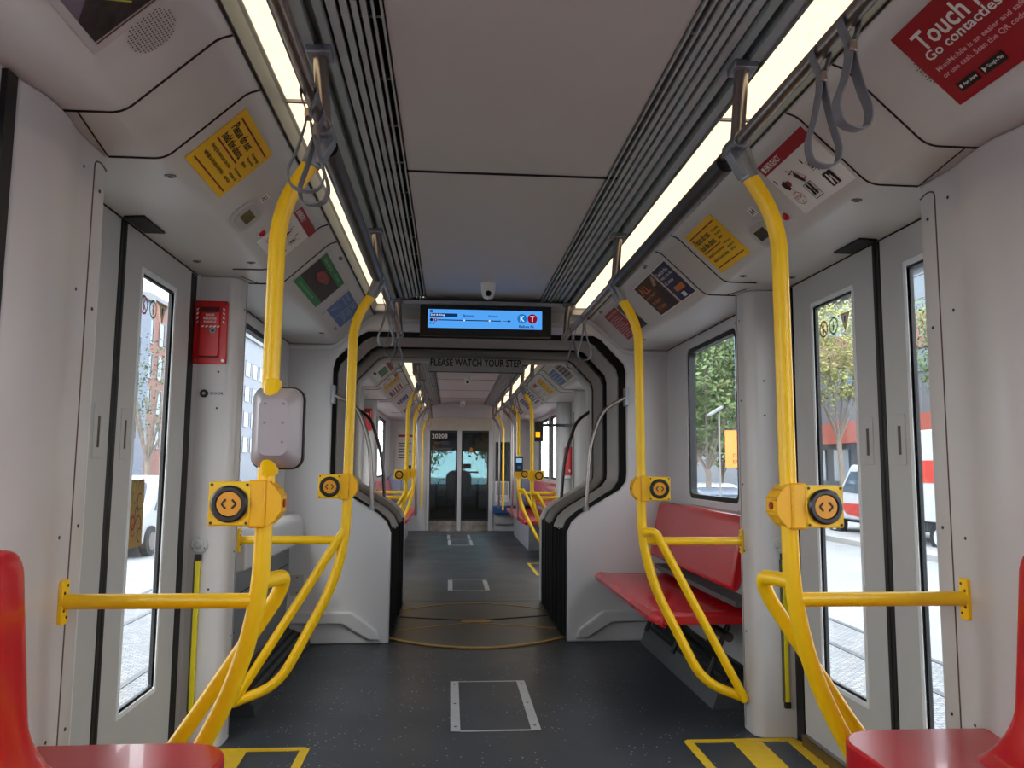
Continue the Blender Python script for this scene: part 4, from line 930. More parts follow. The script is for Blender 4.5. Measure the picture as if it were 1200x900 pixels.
# ------------------------------------------------------------------ seats
def bench(sd_, y0, y1, label, xf=.745, xb=1.19, panel=False, xe=1.24):
    """longitudinal bench along a side wall; open ends rounded down"""
    S = sd_; root = thing('bench_seat', label, 'bench seat', (S * (xf + xb) / 2, (y0 + y1) / 2, 0), 'red bench seats')
    # seat profile across x, with dished top
    prof = [(xb + .03, .452), (xb - .03, .442), ((xf + xb) / 2, .436), (xf + .10, .446), (xf + .045, .454), (xf + .015, .449), (xf, .430), (xf + .004, .408), (xf + .014, .402), (xf + .022, .412)]
    n = 26; vs_, fs = [], []
    for k in range(n + 1):
        t = k / n; y = y0 + (y1 - y0) * t; e = min(k, n - k)
        m0 = min((y - y0), (y1 - y)); r = .055; q = 1 - min(m0 / r, 1); ins = .05 * (1 - math.sqrt(max(0, 1 - q * q)))
        for (x, z) in prof:
            fx = x + ins * max(0, (xb - x) / (xb - xf)); vs_.append((S * fx, y, z + (-.018 * q * q)))
    m_ = len(prof)
    for k in range(n):
        for j in range(m_ - 1):
            f = (k * m_ + j, k * m_ + j + 1, (k + 1) * m_ + j + 1, (k + 1) * m_ + j); fs.append(f if S > 0 else f[::-1])
    base = len(vs_)
    b = MB(); b.add(vs_, fs)
    for yy, d in ((y0, 1), (y1, -1)):
        b.prism([(S * (xf + .052), .436), (S * xb, .436), (S * xb, .402), (S * (xf + .052), .402)], 'y', yy, yy + d * .02)
    b.prism([(S * (xf + .02), .410), (S * (xf + .06), .436), (S * (xb + .03), .434), (S * (xb + .03), .402), (S * (xf + .02), .402)], 'y', y0 + .01, y1 - .01)
    b.build('seat', RED, root, smooth=True)
    # backrest: leaning, thick, with rounded top and forward flick at its foot
    pb = f2([(xb - .080, .560), (xb - .055, .545), (xb - .03, .565), (xe - .02, .86), (xe - .018, .895), (xe - .05, .90), (xe - .065, .87), (xb - .072, .63)], [.01, .01, .04, .02, .015, .015, .05, .05], 4)
    b = MB(); b.prism([(S * x, z) for x, z in pb], 'y', y0, y1); b.build('backrest', RED, root, bevel=.018, seg=3)
    return root
bR = bench(1, 3.64, 5.13, 'red bench seat against the right wall beside the gangway', xf=.735, xe=1.235)
# folding underframe of the right bench
STRUT = mat('strut_dark', (46, 46, 48), .5, metal=.4)
for y in (3.72, 4.28, 4.86):
    b = MB(); b.tube([(1.20, y, .40), (.80 + .1, y + .0, .395)], .012, 8); b.tube([(.90, y, .385), (1.21, y, .12)], .014, 8); b.tube([(1.02, y + .03, .12), (1.14, y + .03, .39)], .013, 8); b.tube([(1.22, y, .05), (1.22, y, .42)], .018, 8)
    b.build('underframe', STRUT, bR, smooth=True)
b = MB(); b.tube([(1.12, 3.70, .33), (1.12, 5.05, .33)], .022, 10); b.tube([(1.16, 3.70, .425), (1.16, 5.1, .425)], .012, 8); b.build('torsion_bar', DSTEEL, bR, smooth=True)
b = MB(); b.box(1.14, 1.245, 3.66, 5.12, .475, .50); b.build('gap_rail', mat('gap_grey', (90, 90, 92), .5), bR)
root = thing('wall_heater', 'low ribbed grey heater cover on the floor under the right bench', 'heater', (1.15, 4.4, 0))
b = MB(); b.prism([(1.04, 0), (1.08, .10), (1.25, .16), (1.25, 0)], 'y', 3.72, 5.12); b.build('cover', mat('heater_grey', (84, 88, 92), .45, metal=.3), root)
b = MB()
for k in range(5): b.prism([(1.082 + k * .032, .102 + k * .0115), (1.096 + k * .032, .108 + k * .0115), (1.09 + k * .032, .118 + k * .0115)], 'y', 3.74, 5.1)
b.build('rib', DARK, root)
# near seats
def near_seat(sd_, label):
    S = sd_; root = thing('bench_seat', label, 'bench seat', (S * 1.0, .95, 0), 'red bench seats')
    y1, y0 = 1.865, -.6; xf = .664 if S < 0 else .700; xb = 1.06
    b = MB(); out = f2([(xf, y0), (xf, y1 - .07), (xf + .05, y1 - .008), (xf + .14, y1), (1.088, y1 - .004), (1.088, y0)], [0, .05, .06, .05, .01, 0], 6)
    b.prism([(S * x, y) for x, y in out], 'z', .440, .508); b.build('seat', RED, root, bevel=.022, seg=5)
    pb = [(1.085, .50), (1.085, .945), (1.065, .96), (1.030, .96), (1.018, .935), (.995, .70), (.985, .60), (.950, .530), (.91, .505)]
    pb = f2(pb, [0, .01, .01, .01, .02, .06, .05, .02, 0], 4)
    yb_ = 1.635
    n = 14; rows = []
    b = MB()
    # end of the backrest sweeps down into the seat
    prev = None
    for k in range(n + 1):
        t = k / n; y = (yb_ - .13) + .13 * math.sin(t * PI / 2) if t > 0 else yb_ - .13
        sc_ = math.cos(t * PI / 2) ** .45 if t < 1 else 0.001
        rows.append((y, sc_))
    rows = [(y0, 1.0)] + rows
    vs_, fs = [], []; m_ = len(pb)
    for y, sc_ in rows:
        for x, z in pb: vs_.append((S * (1.085 - (1.085 - x) * (.8 + .2 * sc_)), y + (0.05 * max(0, 1 - (z - .50) / .14) ** 2 if y > y0 + .01 else 0), .50 + (z - .50) * (.90 + .10 * sc_)))
    for i in range(len(rows) - 1):
        for j in range(m_ - 1):
            f = (i * m_ + j, i * m_ + j + 1, (i + 1) * m_ + j + 1, (i + 1) * m_ + j); fs.append(f[::-1] if S > 0 else f)
    fs.append(tuple(range((len(rows) - 1) * m_, len(rows) * m_)) if S < 0 else tuple(range((len(rows) - 1) * m_, len(rows) * m_))[::-1])
    b.add(vs_, fs); b.build('backrest', RED, root, smooth=True)
    b = MB(); b.box(S * .82, S * 1.088, y0, 1.78, 0, .442); b.build('seat_base', mat('base_grey', (150, 152, 156), .45), root, bevel=.01)
near_seat(-1, 'near red bench seat at the bottom left corner')
near_seat(1, 'near red bench seat at the bottom right corner')
bench(1, 9.95, 13.0, 'red bench seat along the right wall of the far car', xf=.72, xe=1.235)
bench(-1, 9.95, 13.0, 'red bench seat along the left wall of the far car', xf=.72, xe=1.235)
for sd_, nm in ((1, 'right'), (-1, 'left')):
    b = MB(); b.box(sd_ * .86, sd_ * 1.24, 10.6, 13.0, 0, .40)
    tag(b.build('equipment_box', mat('box_grey', (150, 154, 160), .45), bevel=.01), 'plain grey equipment box under the far %s bench' % nm, 'equipment box')
# white ledge cabinet on the left wall by the gangway
root = thing('wall_cabinet', 'white rounded ledge cabinet along the left wall before the gangway', 'cabinet', (-1.18, 4.4, 0))
b = MB(); pr = f2([(-1.25, .82), (-1.16, .82), (-1.12, .78), (-1.115, .64), (-1.25, .60)], [0, .05, .05, .02, 0], 5); b.prism(pr, 'y', 3.72, 5.14); b.build('ledge', WALLM, root, bevel=.01)
b = MB(); b.prism([(-1.25, .60), (-1.205, .62), (-1.20, .40), (-1.215, .12), (-1.25, .10)], 'y', 3.72, 5.14); b.build('lower_panel', mat('panel_grey', (112, 114, 116), .45), root)
b = MB(); b.prism([(-1.25, 0), (-1.05, 0), (-1.06, .05), (-1.25, .13)], 'y', 3.72, 5.14); b.build('heater_strip', mat('heater_dark', (52, 54, 56), .5), root)
b = MB()
for k in range(4): b.prism([(-1.075 - k * .035, .056 + k * .016), (-1.09 - k * .035, .064 + k * .016), (-1.08 - k * .035, .072 + k * .016)], 'y', 3.74, 5.12)
b.build('heater_rib', DARK, root)
b = MB(); b.box(-1.2045, -1.200, 3.95, 5.1, .50, .505); b.build('panel_joint', DARK, root)

# ------------------------------------------------------------------ floor fittings
def hatch(y0, y1, xa, xb, label, bw=.042):
    root = thing('floor_hatch', label, 'floor hatch', ((xa + xb) / 2, (y0 + y1) / 2, 0), 'metal framed floor hatches')
    b = MB(); b.box(xa + bw, xb - bw, y0 + .012, y1 - .012, 0, .0022); b.build('lid', FLOORM, root)
    for (p, q) in ((xa, xa + bw), (xb - bw, xb)):
        b = MB(); b.box(p, q, y0, y1, 0, .003); br = b.build('side_bar', HATCHM, root)
        for y in (y0 + .06, (y0 + y1) / 2, y1 - .06):
            c = MB(); c.disc(((p + q) / 2, y, .003), (0, 0, 1), .006, .0008, 10); c.build('screw', SCREWM, br)
    for (p, q) in ((y0, y0 + .012), (y1 - .012, y1)):
        b = MB(); b.box(xa, xb, p, q, 0, .0028); b.build('end_bar', HATCHM, root)
hatch(3.47, 4.25, -.180, .207, 'nearest floor hatch with a white metal frame')
hatch(7.28, 7.93, -.20, .18, 'floor hatch with a white frame just past the gangway')
hatch(11.38, 12.15, -.21, .15, 'third floor hatch from the viewer, in the far car')
hatch(12.3, 13.05, -.225, .14, 'farthest floor hatch, in front of the cab doors')
def door_mat(sd_, y0, y1, label, full=True, xi=.775):
    S = sd_; root = thing('threshold_mat', label, 'floor marking', (S * 1.05, (y0 + y1) / 2, 0), 'yellow edged door mats')
    b = MB(); b.box(S * xi, S * 1.25, y0, y1, 0, .002); b.build('mat', FLOORM, root)
    b = MB(); ring_prism(b, [(S * xi, y0), (S * 1.25, y0), (S * 1.25, y1), (S * (xi + .02), y1), (S * xi, y1 - .02)], [(S * (xi + .036), y0 + .036), (S * 1.22, y0 + .036), (S * 1.22, y1 - .036), (S * (xi + .036), y1 - .036), (S * (xi + .036), y1 - .04)], 'z', .001, .0042); b.build('yellow_border', MATY, root)
    if full:
        for (p, q) in ((.94, 1.062), (1.17, 1.225)):
            p2 = p + .035
            b = MB(); b.prism([(S * p2, y1 - .036), (S * (q + .035), y1 - .036), (S * q, y0 + .036), (S * p, y0 + .036)], 'z', .001, .0036); b.build('yellow_stripe', MATY, root)
door_mat(1, 2.05, 3.312, 'yellow striped floor mat at the right door')
door_mat(-1, 2.05, 3.312, 'yellow striped floor mat at the left door', xi=.735)
door_mat(1, 8.22, 9.27, 'yellow outlined floor mat at the far car right door', False, .71)
door_mat(-1, 8.22, 9.27, 'yellow outlined floor mat at the far car left door', False, .75)

# ------------------------------------------------------------------ cab bulkhead
CREAM = mat('bulkhead_cream', (196, 190, 178), .5)
b = MB(); b.box(-1.26, -.60, ZB, ZB + .05, 0, 2.24); b.box(.60, 1.26, ZB, ZB + .05, 0, .55); b.box(.56, .60, ZB, ZB + .05, 0, 2.24); b.box(.86, 1.26, ZB, ZB + .05, .55, 2.24); b.box(.60, .86, ZB, ZB + .05, 1.55, 2.24); b.box(-.60, .56, ZB, ZB + .05, 1.96, 2.24)
struct(b.build('wall_cab', WALLM), 'light grey bulkhead in front of the driver cab', 'wall')
root = thing('door_5', 'glazed double cab doors with steel kick plates at the far end', 'door', (0, ZB, 0), kind='structure')
b = MB(); b.box(-.60, -.555, ZB - .03, ZB + .05, 0, 1.97); b.box(.48, .56, ZB - .03, ZB + .05, 0, 1.97); b.build('frame_post', WALLM, root, bevel=.005)
b = MB(); b.prism([(-.60, 1.74), (.52, 1.745), (.52, 1.97), (-.60, 1.97)], 'y', ZB - .04, ZB + .05); b.build('header', CREAM, root, bevel=.004)
for x0, x1, nm in ((-.555, -.075, 'l'), (.0, .48, 'r')):
    b = MB(); ring_prism(b, rrect(x0, x1, .17, 1.74, .004, 2), rrect(x0 + .025, x1 - .025, .20, 1.70, .02, 2), 'y', ZB - .012, ZB + .02); lf = b.build('door_leaf', mat('cab_frame', (40, 46, 50), .4), root)
    b = MB(); b.box(x0 + .02, x1 - .02, ZB, ZB + .006, .19, 1.71); b.build('glass', CABGLASS, lf)
    n = 8; b = MB()
    b.prism([(x0 + (x1 - x0) * k / n, ZB - .06 * math.sin(PI * k / n) - .015) for k in range(n + 1)] + [(x1, ZB + .02), (x0, ZB + .02)], 'z', 0, .175); b.build('kick_plate', mat('kick_steel', (176, 166, 156), .35, metal=.6, var=.25, scale=14), lf, smooth=True)
b = MB(); b.box(-.075, 0, ZB - .03, ZB + .03, 0, 1.97); b.build('centre_post', WALLM, root, bevel=.006)
b = MB(); b.M = frame((-.52, ZB - .014, 1.60), (1, 0, 0), (0, 0, 1)); put_text(b, '20208', .0, .0, .27, .085, 0); b.build('car_number', WHITE, root)
b = MB(); b.M = frame((-.52, ZB - .013, 1.30), (1, 0, 0), (0, 0, 1)); put_text(b, 'NOTICE', .05, .20, .30, .25, 0); put_text(b, 'Do not block', .03, .10, .36, .15, 0); put_text(b, 'this doorway', .03, .03, .36, .08, 0); b.build('notice_print', mat('print_faint', (110, 100, 112), .5), root)
b = MB(); b.prism(circ(.17, 1.40, .028, .05, 14), 'y', ZB - .015, ZB - .012); b.build('round_sticker', ORANGE, root)
b = MB(); b.box(.10, .30, ZB - .012, ZB + .0, 1.0, 1.03); b.build('cross_handle', DSTEEL, root)
n_win[0] += 1
root = thing('window_%d' % n_win[0], 'small bulkhead window right of the cab doors', 'window', (.73, ZB, .55), kind='structure')
b = MB(); ring_prism(b, rrect(.60, .86, .55, 1.55, .03), rrect(.62, .84, .90, 1.53, .03), 'y', ZB - .01, ZB + .03); b.build('rubber_gasket', mat('frame_grey', (60, 64, 68), .5), root)
b = MB(); b.box(.61, .85, ZB + .01, ZB + .015, .89, 1.54); b.build('window_pane', CABGLASS, root)
sign('safety_poster', 'white safety poster on the bulkhead right of the cab doors', 'poster', frame((.60, ZB - .012, .50), (1, 0, 0), (0, 0, 1)), .24, .36, WHITE, [('grey_picture', mat('pic_grey', (170, 170, 176), .5, var=.3, scale=50), [('r', .02, .12, .22, .34)]), ('ban_ring', BLACK, [('o', circ(.12, .07, .04), .8), ('l', (.095, .095), (.145, .045), .008)])])
root = thing('folding_seat', 'blue folding seat beside the cab doors on the right', 'seat', (.78, 13.75, .25))
b = MB(); b.box(.56, 1.0, 13.62, 13.88, .30, .44); b.build('cushion', mat('seat_blue', (24, 78, 140), .5), root, bevel=.03, seg=3)
b = MB(); b.box(.60, .95, 13.84, 13.885, .12, .30); b.build('bracket', LGREY, root, bevel=.005)
sign('wall_notice', 'grey notice panel on the bulkhead left of the cab doors', 'notice', frame((-1.16, ZB - .012, 1.0), (1, 0, 0), (0, 0, 1)), .36, .80, SIGNGREY,
     [('red_line', SIGNR, [('r', .05, .62, .31, .66)]), ('lettering', BLACK, [('r', .06, .50 - k * .05, .28 - .03 * (k % 3), .515 - k * .05) for k in range(6)]), ('black_square', BLACK, [('r', .22, .06, .29, .13)])])

# driver cab
b = MB(); b.box(-1.3, -.62, 15.95, 16.0, 0, 2.3); b.box(.58, 1.3, 15.95, 16.0, 0, 2.3); b.box(-.62, .58, 15.95, 16.0, 0, .74); b.box(-.62, .58, 15.95, 16.0, 1.45, 2.3)
b.box(-1.34, -1.28, ZB + .05, 16, 0, 2.3); b.box(1.28, 1.34, ZB + .05, 16, 0, 1.0); b.box(1.28, 1.34, ZB + .05, 16, 1.5, 2.3); b.box(-1.34, 1.34, ZB + .05, 16, 2.26, 2.3)
struct(b.build('wall_front', mat('cab_dark', (38, 44, 48), .6)), 'dark cab walls around the windscreen beyond the cab doors', 'wall')
n_win[0] += 1
root = thing('window_%d' % n_win[0], 'windscreen of the driver cab at the far end', 'window', (0, 15.97, .74), kind='structure')
b = MB(); ring_prism(b, rrect(-.64, .60, .72, 1.47, .05), rrect(-.60, .56, .76, 1.43, .05), 'y', 15.93, 15.99); b.build('rubber_gasket', RUBBER, root)
b = MB(); b.box(-.62, .58, 15.965, 15.97, .74, 1.45); b.build('window_pane', GLASS, root)
root = thing('driver_seat', 'black high-backed driver seat silhouetted in the cab', 'seat', (-.04, 15.0, 0))
SEATB = mat('seat_black', (22, 24, 28), .7)
b = MB(); b.prism(rrect(-.27, .21, .45, 1.04, .14, 6), 'y', 14.85, 14.98); b.build('backrest', SEATB, root, bevel=.03, seg=3)
b = MB(); b.prism(rrect(-.29, .23, 14.95, 15.45, .08, 4), 'z', .40, .52); b.build('cushion', SEATB, root, bevel=.03)
b = MB(); b.lathe([(.22, 0), (.20, .03), (.06, .06), (.05, .36), (.12, .40)], (-.03, 15.2, 0), (0, 0, 1), 16); b.build('pedestal', SEATB, root)
b = MB(); b.box(-.36, -.31, 15.0, 15.4, .62, .68); b.box(.25, .30, 15.0, 15.4, .62, .68); b.build('armrest', SEATB, root, bevel=.01)
root = thing('control_desk', 'dark control desk under the windscreen', 'desk', (0, 15.7, 0))
b = MB(); b.prism([(15.55, 0), (15.5, .62), (15.6, .70), (15.94, .74), (15.94, 0)], 'x', -1.2, 1.2); b.build('desk_body', SEATB, root, bevel=.02)
b = MB(); b.box(-.06, .22, 15.70, 15.78, 1.07, 1.17); b.tube([(.08, 15.75, .73), (.08, 15.75, 1.08)], .015, 8); b.build('monitor', SEATB, root, bevel=.01)
b = MB(); b.tube([(-.45, 15.55, .66), (-.40, 15.45, .85), (-.30, 15.42, .86)], .014, 8); b.build('microphone_arm', STEEL, root)

# ------------------------------------------------------------------ far car fittings
root = thing('ticket_reader', 'dark blue ticket reader on the second right pole of the far car', 'ticket reader', (.64, 9.58, 1.06))
b = MB(); b.prism(rrect(.585, .685, 1.06, 1.245, .015, 3), 'y', 9.54, 9.60); b.build('casing', mat('reader_blue', (22, 44, 66), .35), root, bevel=.006)
b = MB(); b.box(.60, .67, 9.536, 9.54, 1.17, 1.22); b.build('small_screen', emitter('reader_screen', (150, 190, 220), .7), root)
b = MB(); b.disc((.635, 9.54, 1.11), (0, -1, 0), .02, .004, 14); b.build('tap_symbol', BLUE, root)
root = thing('amber_display', 'small black box with an amber sign over the far right door', 'display', (.86, 9.3, 1.42))
b = MB(); b.box(.80, .90, 9.28, 9.36, 1.42, 1.66); b.build('casing', RUBBER, root, bevel=.01)
b = MB(); b.box(.90, 1.25, 9.30, 9.34, 1.60, 1.63); b.build('wall_arm', RUBBER, root)
b = MB(); b.box(.81, .86, 9.276, 9.28, 1.47, 1.53); b.build('amber_figure', AMBER, root)
for sd_, nm in ((1, 'right'), (-1, 'left')):
    root = thing('wheelchair_backrest', 'grey-blue padded backrest panel at the start of the %s far bench' % nm, 'backrest', (sd_ * 1.1, 9.90, .5), 'grey backrest panels')
    b = MB(); b.prism(rrect(sd_ * 1.1 - .12, sd_ * 1.1 + .12, .48, .97, .09, 6), 'y', 13.02, 13.10); b.build('pad', mat('pad_grey', (108, 116, 138), .6), root, bevel=.02)
    b = MB(); b.box(sd_ * 1.05, sd_ * 1.15, 13.1, 13.2, .3, .6); b.build('bracket', DSTEEL, root)

# ------------------------------------------------------------------ outside: street, buildings, trees, vehicles
GZ = -0.90
CONC = mat('street_concrete', (124, 126, 128), .8, var=.10, scale=.6)
b = MB(); b.add([(-90, -60, GZ), (90, -60, GZ), (90, 140, GZ), (-90, 140, GZ)], [(0, 1, 2, 3)])
struct(b.build('ground', CONC), 'pale concrete street outside the windows', 'street')
COB = mat('cobble_paving', (170, 174, 178), .75, var=.12, scale=8)
_t = COB.node_tree; _tc = node(COB, 'ShaderNodeTexCoord'); _br = node(COB, 'ShaderNodeTexBrick'); _br.inputs['Scale'].default_value = 5.5
_br.inputs['Mortar Size'].default_value = .03; _br.inputs['Color1'].default_value = lin((136, 138, 140)) + (1,); _br.inputs['Color2'].default_value = lin((112, 114, 118)) + (1,); _br.inputs['Mortar'].default_value = lin((62, 64, 68)) + (1,)
_t.links.new(_tc.outputs['Object'], _br.inputs['Vector']); _t.links.new(_br.outputs['Color'], _t.nodes['Principled BSDF'].inputs['Base Color'])
_bp = node(COB, 'ShaderNodeBump'); _bp.inputs['Distance'].default_value = .03; _t.links.new(_br.outputs['Fac'], _bp.inputs['Height']); _bp.invert = True; _t.links.new(_bp.outputs[0], _t.nodes['Principled BSDF'].inputs['Normal'])
for sd_, nm in ((1, 'right'), (-1, 'left')):
    root = thing('track_paving', 'grey cobbled track paving beside the %s door' % nm, 'paving', (sd_ * 4, 8, GZ), kind='structure')
    b = MB(); b.box(sd_ * 1.6, sd_ * 4.9, -20, 60, GZ, GZ + .012); b.build('cobbles', COB, root)
    b = MB()
    for x in (2.5, 3.1, 4.2, 4.9): b.box(sd_ * x, sd_ * (x + .07), -20, 60, GZ, GZ + .02)
    b.build('rail_groove', mat('groove_dark', (60, 64, 70), .5), root)
    b = MB(); b.box(sd_ * 10.5, sd_ * 14, -20, 120, GZ, GZ + .14)
    struct(b.build('pavement', mat('pavement_pale', (140, 141, 143), .8)), 'raised pale pavement across the street on the %s' % nm, 'pavement')

def facade_building(name, label, x, y0, y1, h, m_wall, m_glass, storey, pitch, ww, wh, s, extras=None):
    """facade facing the tram at x; every window a part"""
    root = thing(name, label, 'building', (x, (y0 + y1) / 2, GZ))
    d = 10 * s
    b = MB(); b.box(x, x + d, y0, y1, GZ, h); b.build('wall', m_wall, root)
    y = y0 + pitch / 2; frm = mat('win_frame_grey', (110, 116, 126), .5)
    while y + ww / 2 < y1:
        z = GZ + (extras or {}).get('base', 3.6)
        while z + wh < h - .4:
            b = MB(); ring_prism(b, [(y - ww / 2 - .1, z - .1), (y + ww / 2 + .1, z - .1), (y + ww / 2 + .1, z + wh + .1), (y - ww / 2 - .1, z + wh + .1)], [(y - ww / 2, z), (y + ww / 2, z), (y + ww / 2, z + wh), (y - ww / 2, z + wh)], 'x', x - s * .08, x + s * .02); b.box(x - s * .06, x, y - ww / 2, y + ww / 2, z + wh * .3, z + wh * .3 + .08)
            w__ = b.build('window', frm, root)
            b = MB(); b.box(x - s * .02, x - s * .03, y - ww / 2, y + ww / 2, z, z + wh); b.build('pane', m_glass, w__)
            z += storey
        y += pitch
    b = MB(); b.box(x - s * .3, x + d, y0, y1, h, h + .4); b.build('cornice', mat('cornice_grey', (120, 122, 128), .6), root)
    return root
WG = mat('reflecting_glass', (84, 102, 116), .12, var=.3, scale=.4)
BRICK = mat('pink_brick', (134, 94, 85), .8, var=.08, scale=3)
facade_building('brick_building', 'salmon brick apartment building seen through the left door window', -26, 67.5, 92, 15.2, BRICK, WG, 3.0, 2.6, 1.1, 2.0, -1, {'base': 3.4})
facade_building('glazed_building', 'blue-grey glazed building beside the brick one, left window', -25.4, 51, 67.3, 14.6, mat('panel_bluegrey', (104, 115, 132), .6), WG, 3.0, 2.9, 2.2, 2.2, -1, {'base': 4.0})
facade_building('pale_building', 'pale blue-grey building seen through the left passenger window', -26, 92.6, 150, 17, mat('panel_pale', (116, 124, 136), .6), WG, 3.2, 3.6, 2.4, 1.8, -1, {'base': 3.6})
red_b = facade_building('street_building', 'grey building with red bands behind the right door', 26, 26, 66, 12.5, mat('facade_grey', (90, 93, 99), .8, var=.06), WG, 3.4, 4.4, 2.0, 1.9, 1, {'base': 7.6})
b = MB(); b.box(25.75, 26.02, 26, 66, 7.9, 10.0); b.build('upper_band', mat('band_pink', (132, 90, 82), .7), red_b)
root = thing('storefront_awning', 'long red band of awning over the dark shopfronts across the street', 'awning', (25.6, 45, 2.7))
b = MB(); b.box(24.6, 25.98, 26, 66, 2.75, 4.1); b.build('band', mat('awning_red', (146, 72, 58), .7), root)
b = MB(); b.box(25.7, 25.99, 26, 66, GZ, 2.75); b.build('shopfront', mat('shop_dark', (46, 50, 58), .5), root)
for k in range(12):
    b = MB(); b.box(25.62, 25.7, 27 + k * 3.2, 29 + k * 3.2, .3, 2.4); b.build('shop_window', WG, root)
facade_building('grey_office', 'grey office block rising behind the street trees on the right', 34, 66, 120, 24, mat('office_grey', (92, 99, 108), .6), WG, 3.4, 4, 2.6, 2.2, 1, {'base': 4})

LEAFG = mat('leaves_green', (90, 108, 64), .6, var=.35, scale=3)
LEAFY = mat('leaves_yellow_green', (130, 132, 72), .6, var=.35, scale=3)
LEAFD = mat('leaves_dark_green', (66, 84, 58), .6, var=.35, scale=3)
BARK = mat('bark_grey', (112, 102, 94), .8, var=.2, scale=5)
def tree(x, y, h, r, nleaf, m, label, seed, thin=.10, lsz=.16, low=.45):
    rnd = random.Random(seed); root = thing('street_tree', label, 'tree', (x, y, GZ), 'street trees')
    b = MB(); z1 = GZ + h * low * .8
    b.tube([(x, y, GZ), (x + .05, y, GZ + h * .2), (x, y + .05, z1)], thin, 8)
    tips = []
    for k in range(6):
        a = k * PI / 3 + rnd.uniform(-.4, .4); rr = r * rnd.uniform(.4, .75)
        m1 = (x + rr * .45 * math.cos(a), y + rr * .45 * math.sin(a), z1 + h * .16); t1 = (x + rr * math.cos(a), y + rr * math.sin(a), z1 + h * rnd.uniform(.3, .45))
        b.tube([(x, y, z1 - .1), m1, t1], thin * .45, 6); tips.append(t1)
    b.build('trunk', BARK, root, smooth=True)
    b = MB(); cz = GZ + h * (low + (1 - low) / 2); hz = h * (1 - low) / 2
    vs_, fs = [], []
    for i in range(nleaf):
        while True:
            p = Vector((rnd.uniform(-1, 1), rnd.uniform(-1, 1), rnd.uniform(-1, 1)))
            if .25 < p.length < 1: break
        clump = .85 + .25 * math.sin(p.x * 7 + seed) * math.sin(p.y * 6) * math.sin(p.z * 8)
        p = p * clump; c = Vector((x + p.x * r, y + p.y * r, cz + p.z * hz))
        u = Vector((rnd.gauss(0, 1), rnd.gauss(0, 1), rnd.gauss(0, 1))).normalized(); v = u.orthogonal().normalized(); s_ = lsz * rnd.uniform(.6, 1.3); o = len(vs_)
        vs_ += [c + u * s_, c + v * s_ * .6, c - u * s_, c - v * s_ * .6]; fs.append((o, o + 1, o + 2, o + 3))
    b.add(vs_, fs); b.build('foliage', m, root)
tree(8.6, 26.5, 9.0, 3.0, 11000, LEAFG, 'green street tree nearest in the right passenger window', 1, lsz=.10, low=.28)
tree(10.9, 36, 10.5, 3.9, 9000, LEAFD, 'darker street tree behind the first in the right passenger window', 2, lsz=.13, low=.22)
tree(14.0, 47, 10.5, 4.2, 6000, LEAFG, 'third street tree back in the right passenger window', 3, lsz=.16, low=.2)
tree(13.6, 27, 8.6, 1.9, 5200, LEAFY, 'yellow-green young tree with a pale trunk in the far right door window', 4, thin=.09, lsz=.075, low=.45)
tree(15.4, 22.5, 8.4, 1.8, 4500, LEAFG, 'green young tree in the near right door window', 5, thin=.09, lsz=.08, low=.42)
tree(-12.6, 33.5, 7.6, 1.7, 900, LEAFD, 'nearly bare street tree in the left door window', 6, thin=.12, lsz=.06, low=.35)
tree(-1.6, 52, 11, 4.0, 6500, LEAFG, 'broad green tree ahead of the cab, left of centre', 7, lsz=.14, low=.16)
tree(3.4, 64, 11, 4.4, 7000, LEAFD, 'broad green tree ahead of the cab, right of centre', 8, lsz=.16, low=.16)
tree(19.5, 56, 12, 4, 4500, LEAFG, 'large green tree at the end of the street on the right', 9, lsz=.3, low=.15)

def car(x, y, rz, m, label, big=False):
    root = thing('parked_car', label, 'car', (x, y, GZ)); L, Wd = 4.5, 1.8; H = 1.75 if big else 1.45
    R_ = Matrix.Translation((x, y, GZ)) @ Matrix.Rotation(rz, 4, 'Z')
    prof = [(-L / 2, .3), (-L / 2 + .05, .85), (-L / 2 + .75, .98), (-L / 2 + 1.35, H - .06), (-.2, H), (1.2, H - .05), (1.85, 1.0), (L / 2 - .03, .92), (L / 2, .35), (1.9, .28), (-1.9, .28)]
    b = MB(); b.M = R_; b.prism(f2(prof + [prof[0]], .15, 3)[:-1], 'y', -Wd / 2, Wd / 2); body = b.build('body', m, root, bevel=.06, seg=3)
    b = MB(); b.M = R_
    for s_ in (-1, 1): b.prism([(-1.2, .98), (-.72, H - .14), (1.0, H - .14), (1.45, .98)], 'y', s_ * (Wd / 2 - .02), s_ * (Wd / 2 + .012))
    b.prism([(-Wd / 2 + .15, 1.0), (Wd / 2 - .15, 1.0), (Wd / 2 - .25, H - .15), (-Wd / 2 + .25, H - .15)], 'x', -L / 2 + .8, -L / 2 + 1.2)
    b.build('window', mat('car_glass', (60, 76, 90), .1), body)
    for wx in (-1.4, 1.4):
        for s_ in (-1, 1):
            b = MB(); b.M = R_; b.disc((wx, s_ * (Wd / 2 - .1), .33), (0, s_, 0), .33, .16, 20); wl = b.build('wheel', RUBBER, root)
            b = MB(); b.M = R_; b.disc((wx, s_ * (Wd / 2 + .055), .33), (0, s_, 0), .20, .02, 16); b.build('hubcap', STEEL, wl)
    return root
CARW = mat('car_white', (176, 179, 184), .25, var=.01)
car(-7.7, 19.6, math.radians(90), CARW, 'white car parked outside the left door window', True)
car(-11.0, 30, math.radians(90), mat('car_silver', (116, 124, 134), .3), 'silver car farther along the street on the left')
car(7.7, 22.6, math.radians(90), mat('car_bluegrey', (84, 94, 110), .3), 'blue-grey car low in the right passenger window')
car(9.9, 30.6, math.radians(90), CARW, 'white car behind it in the right passenger window')
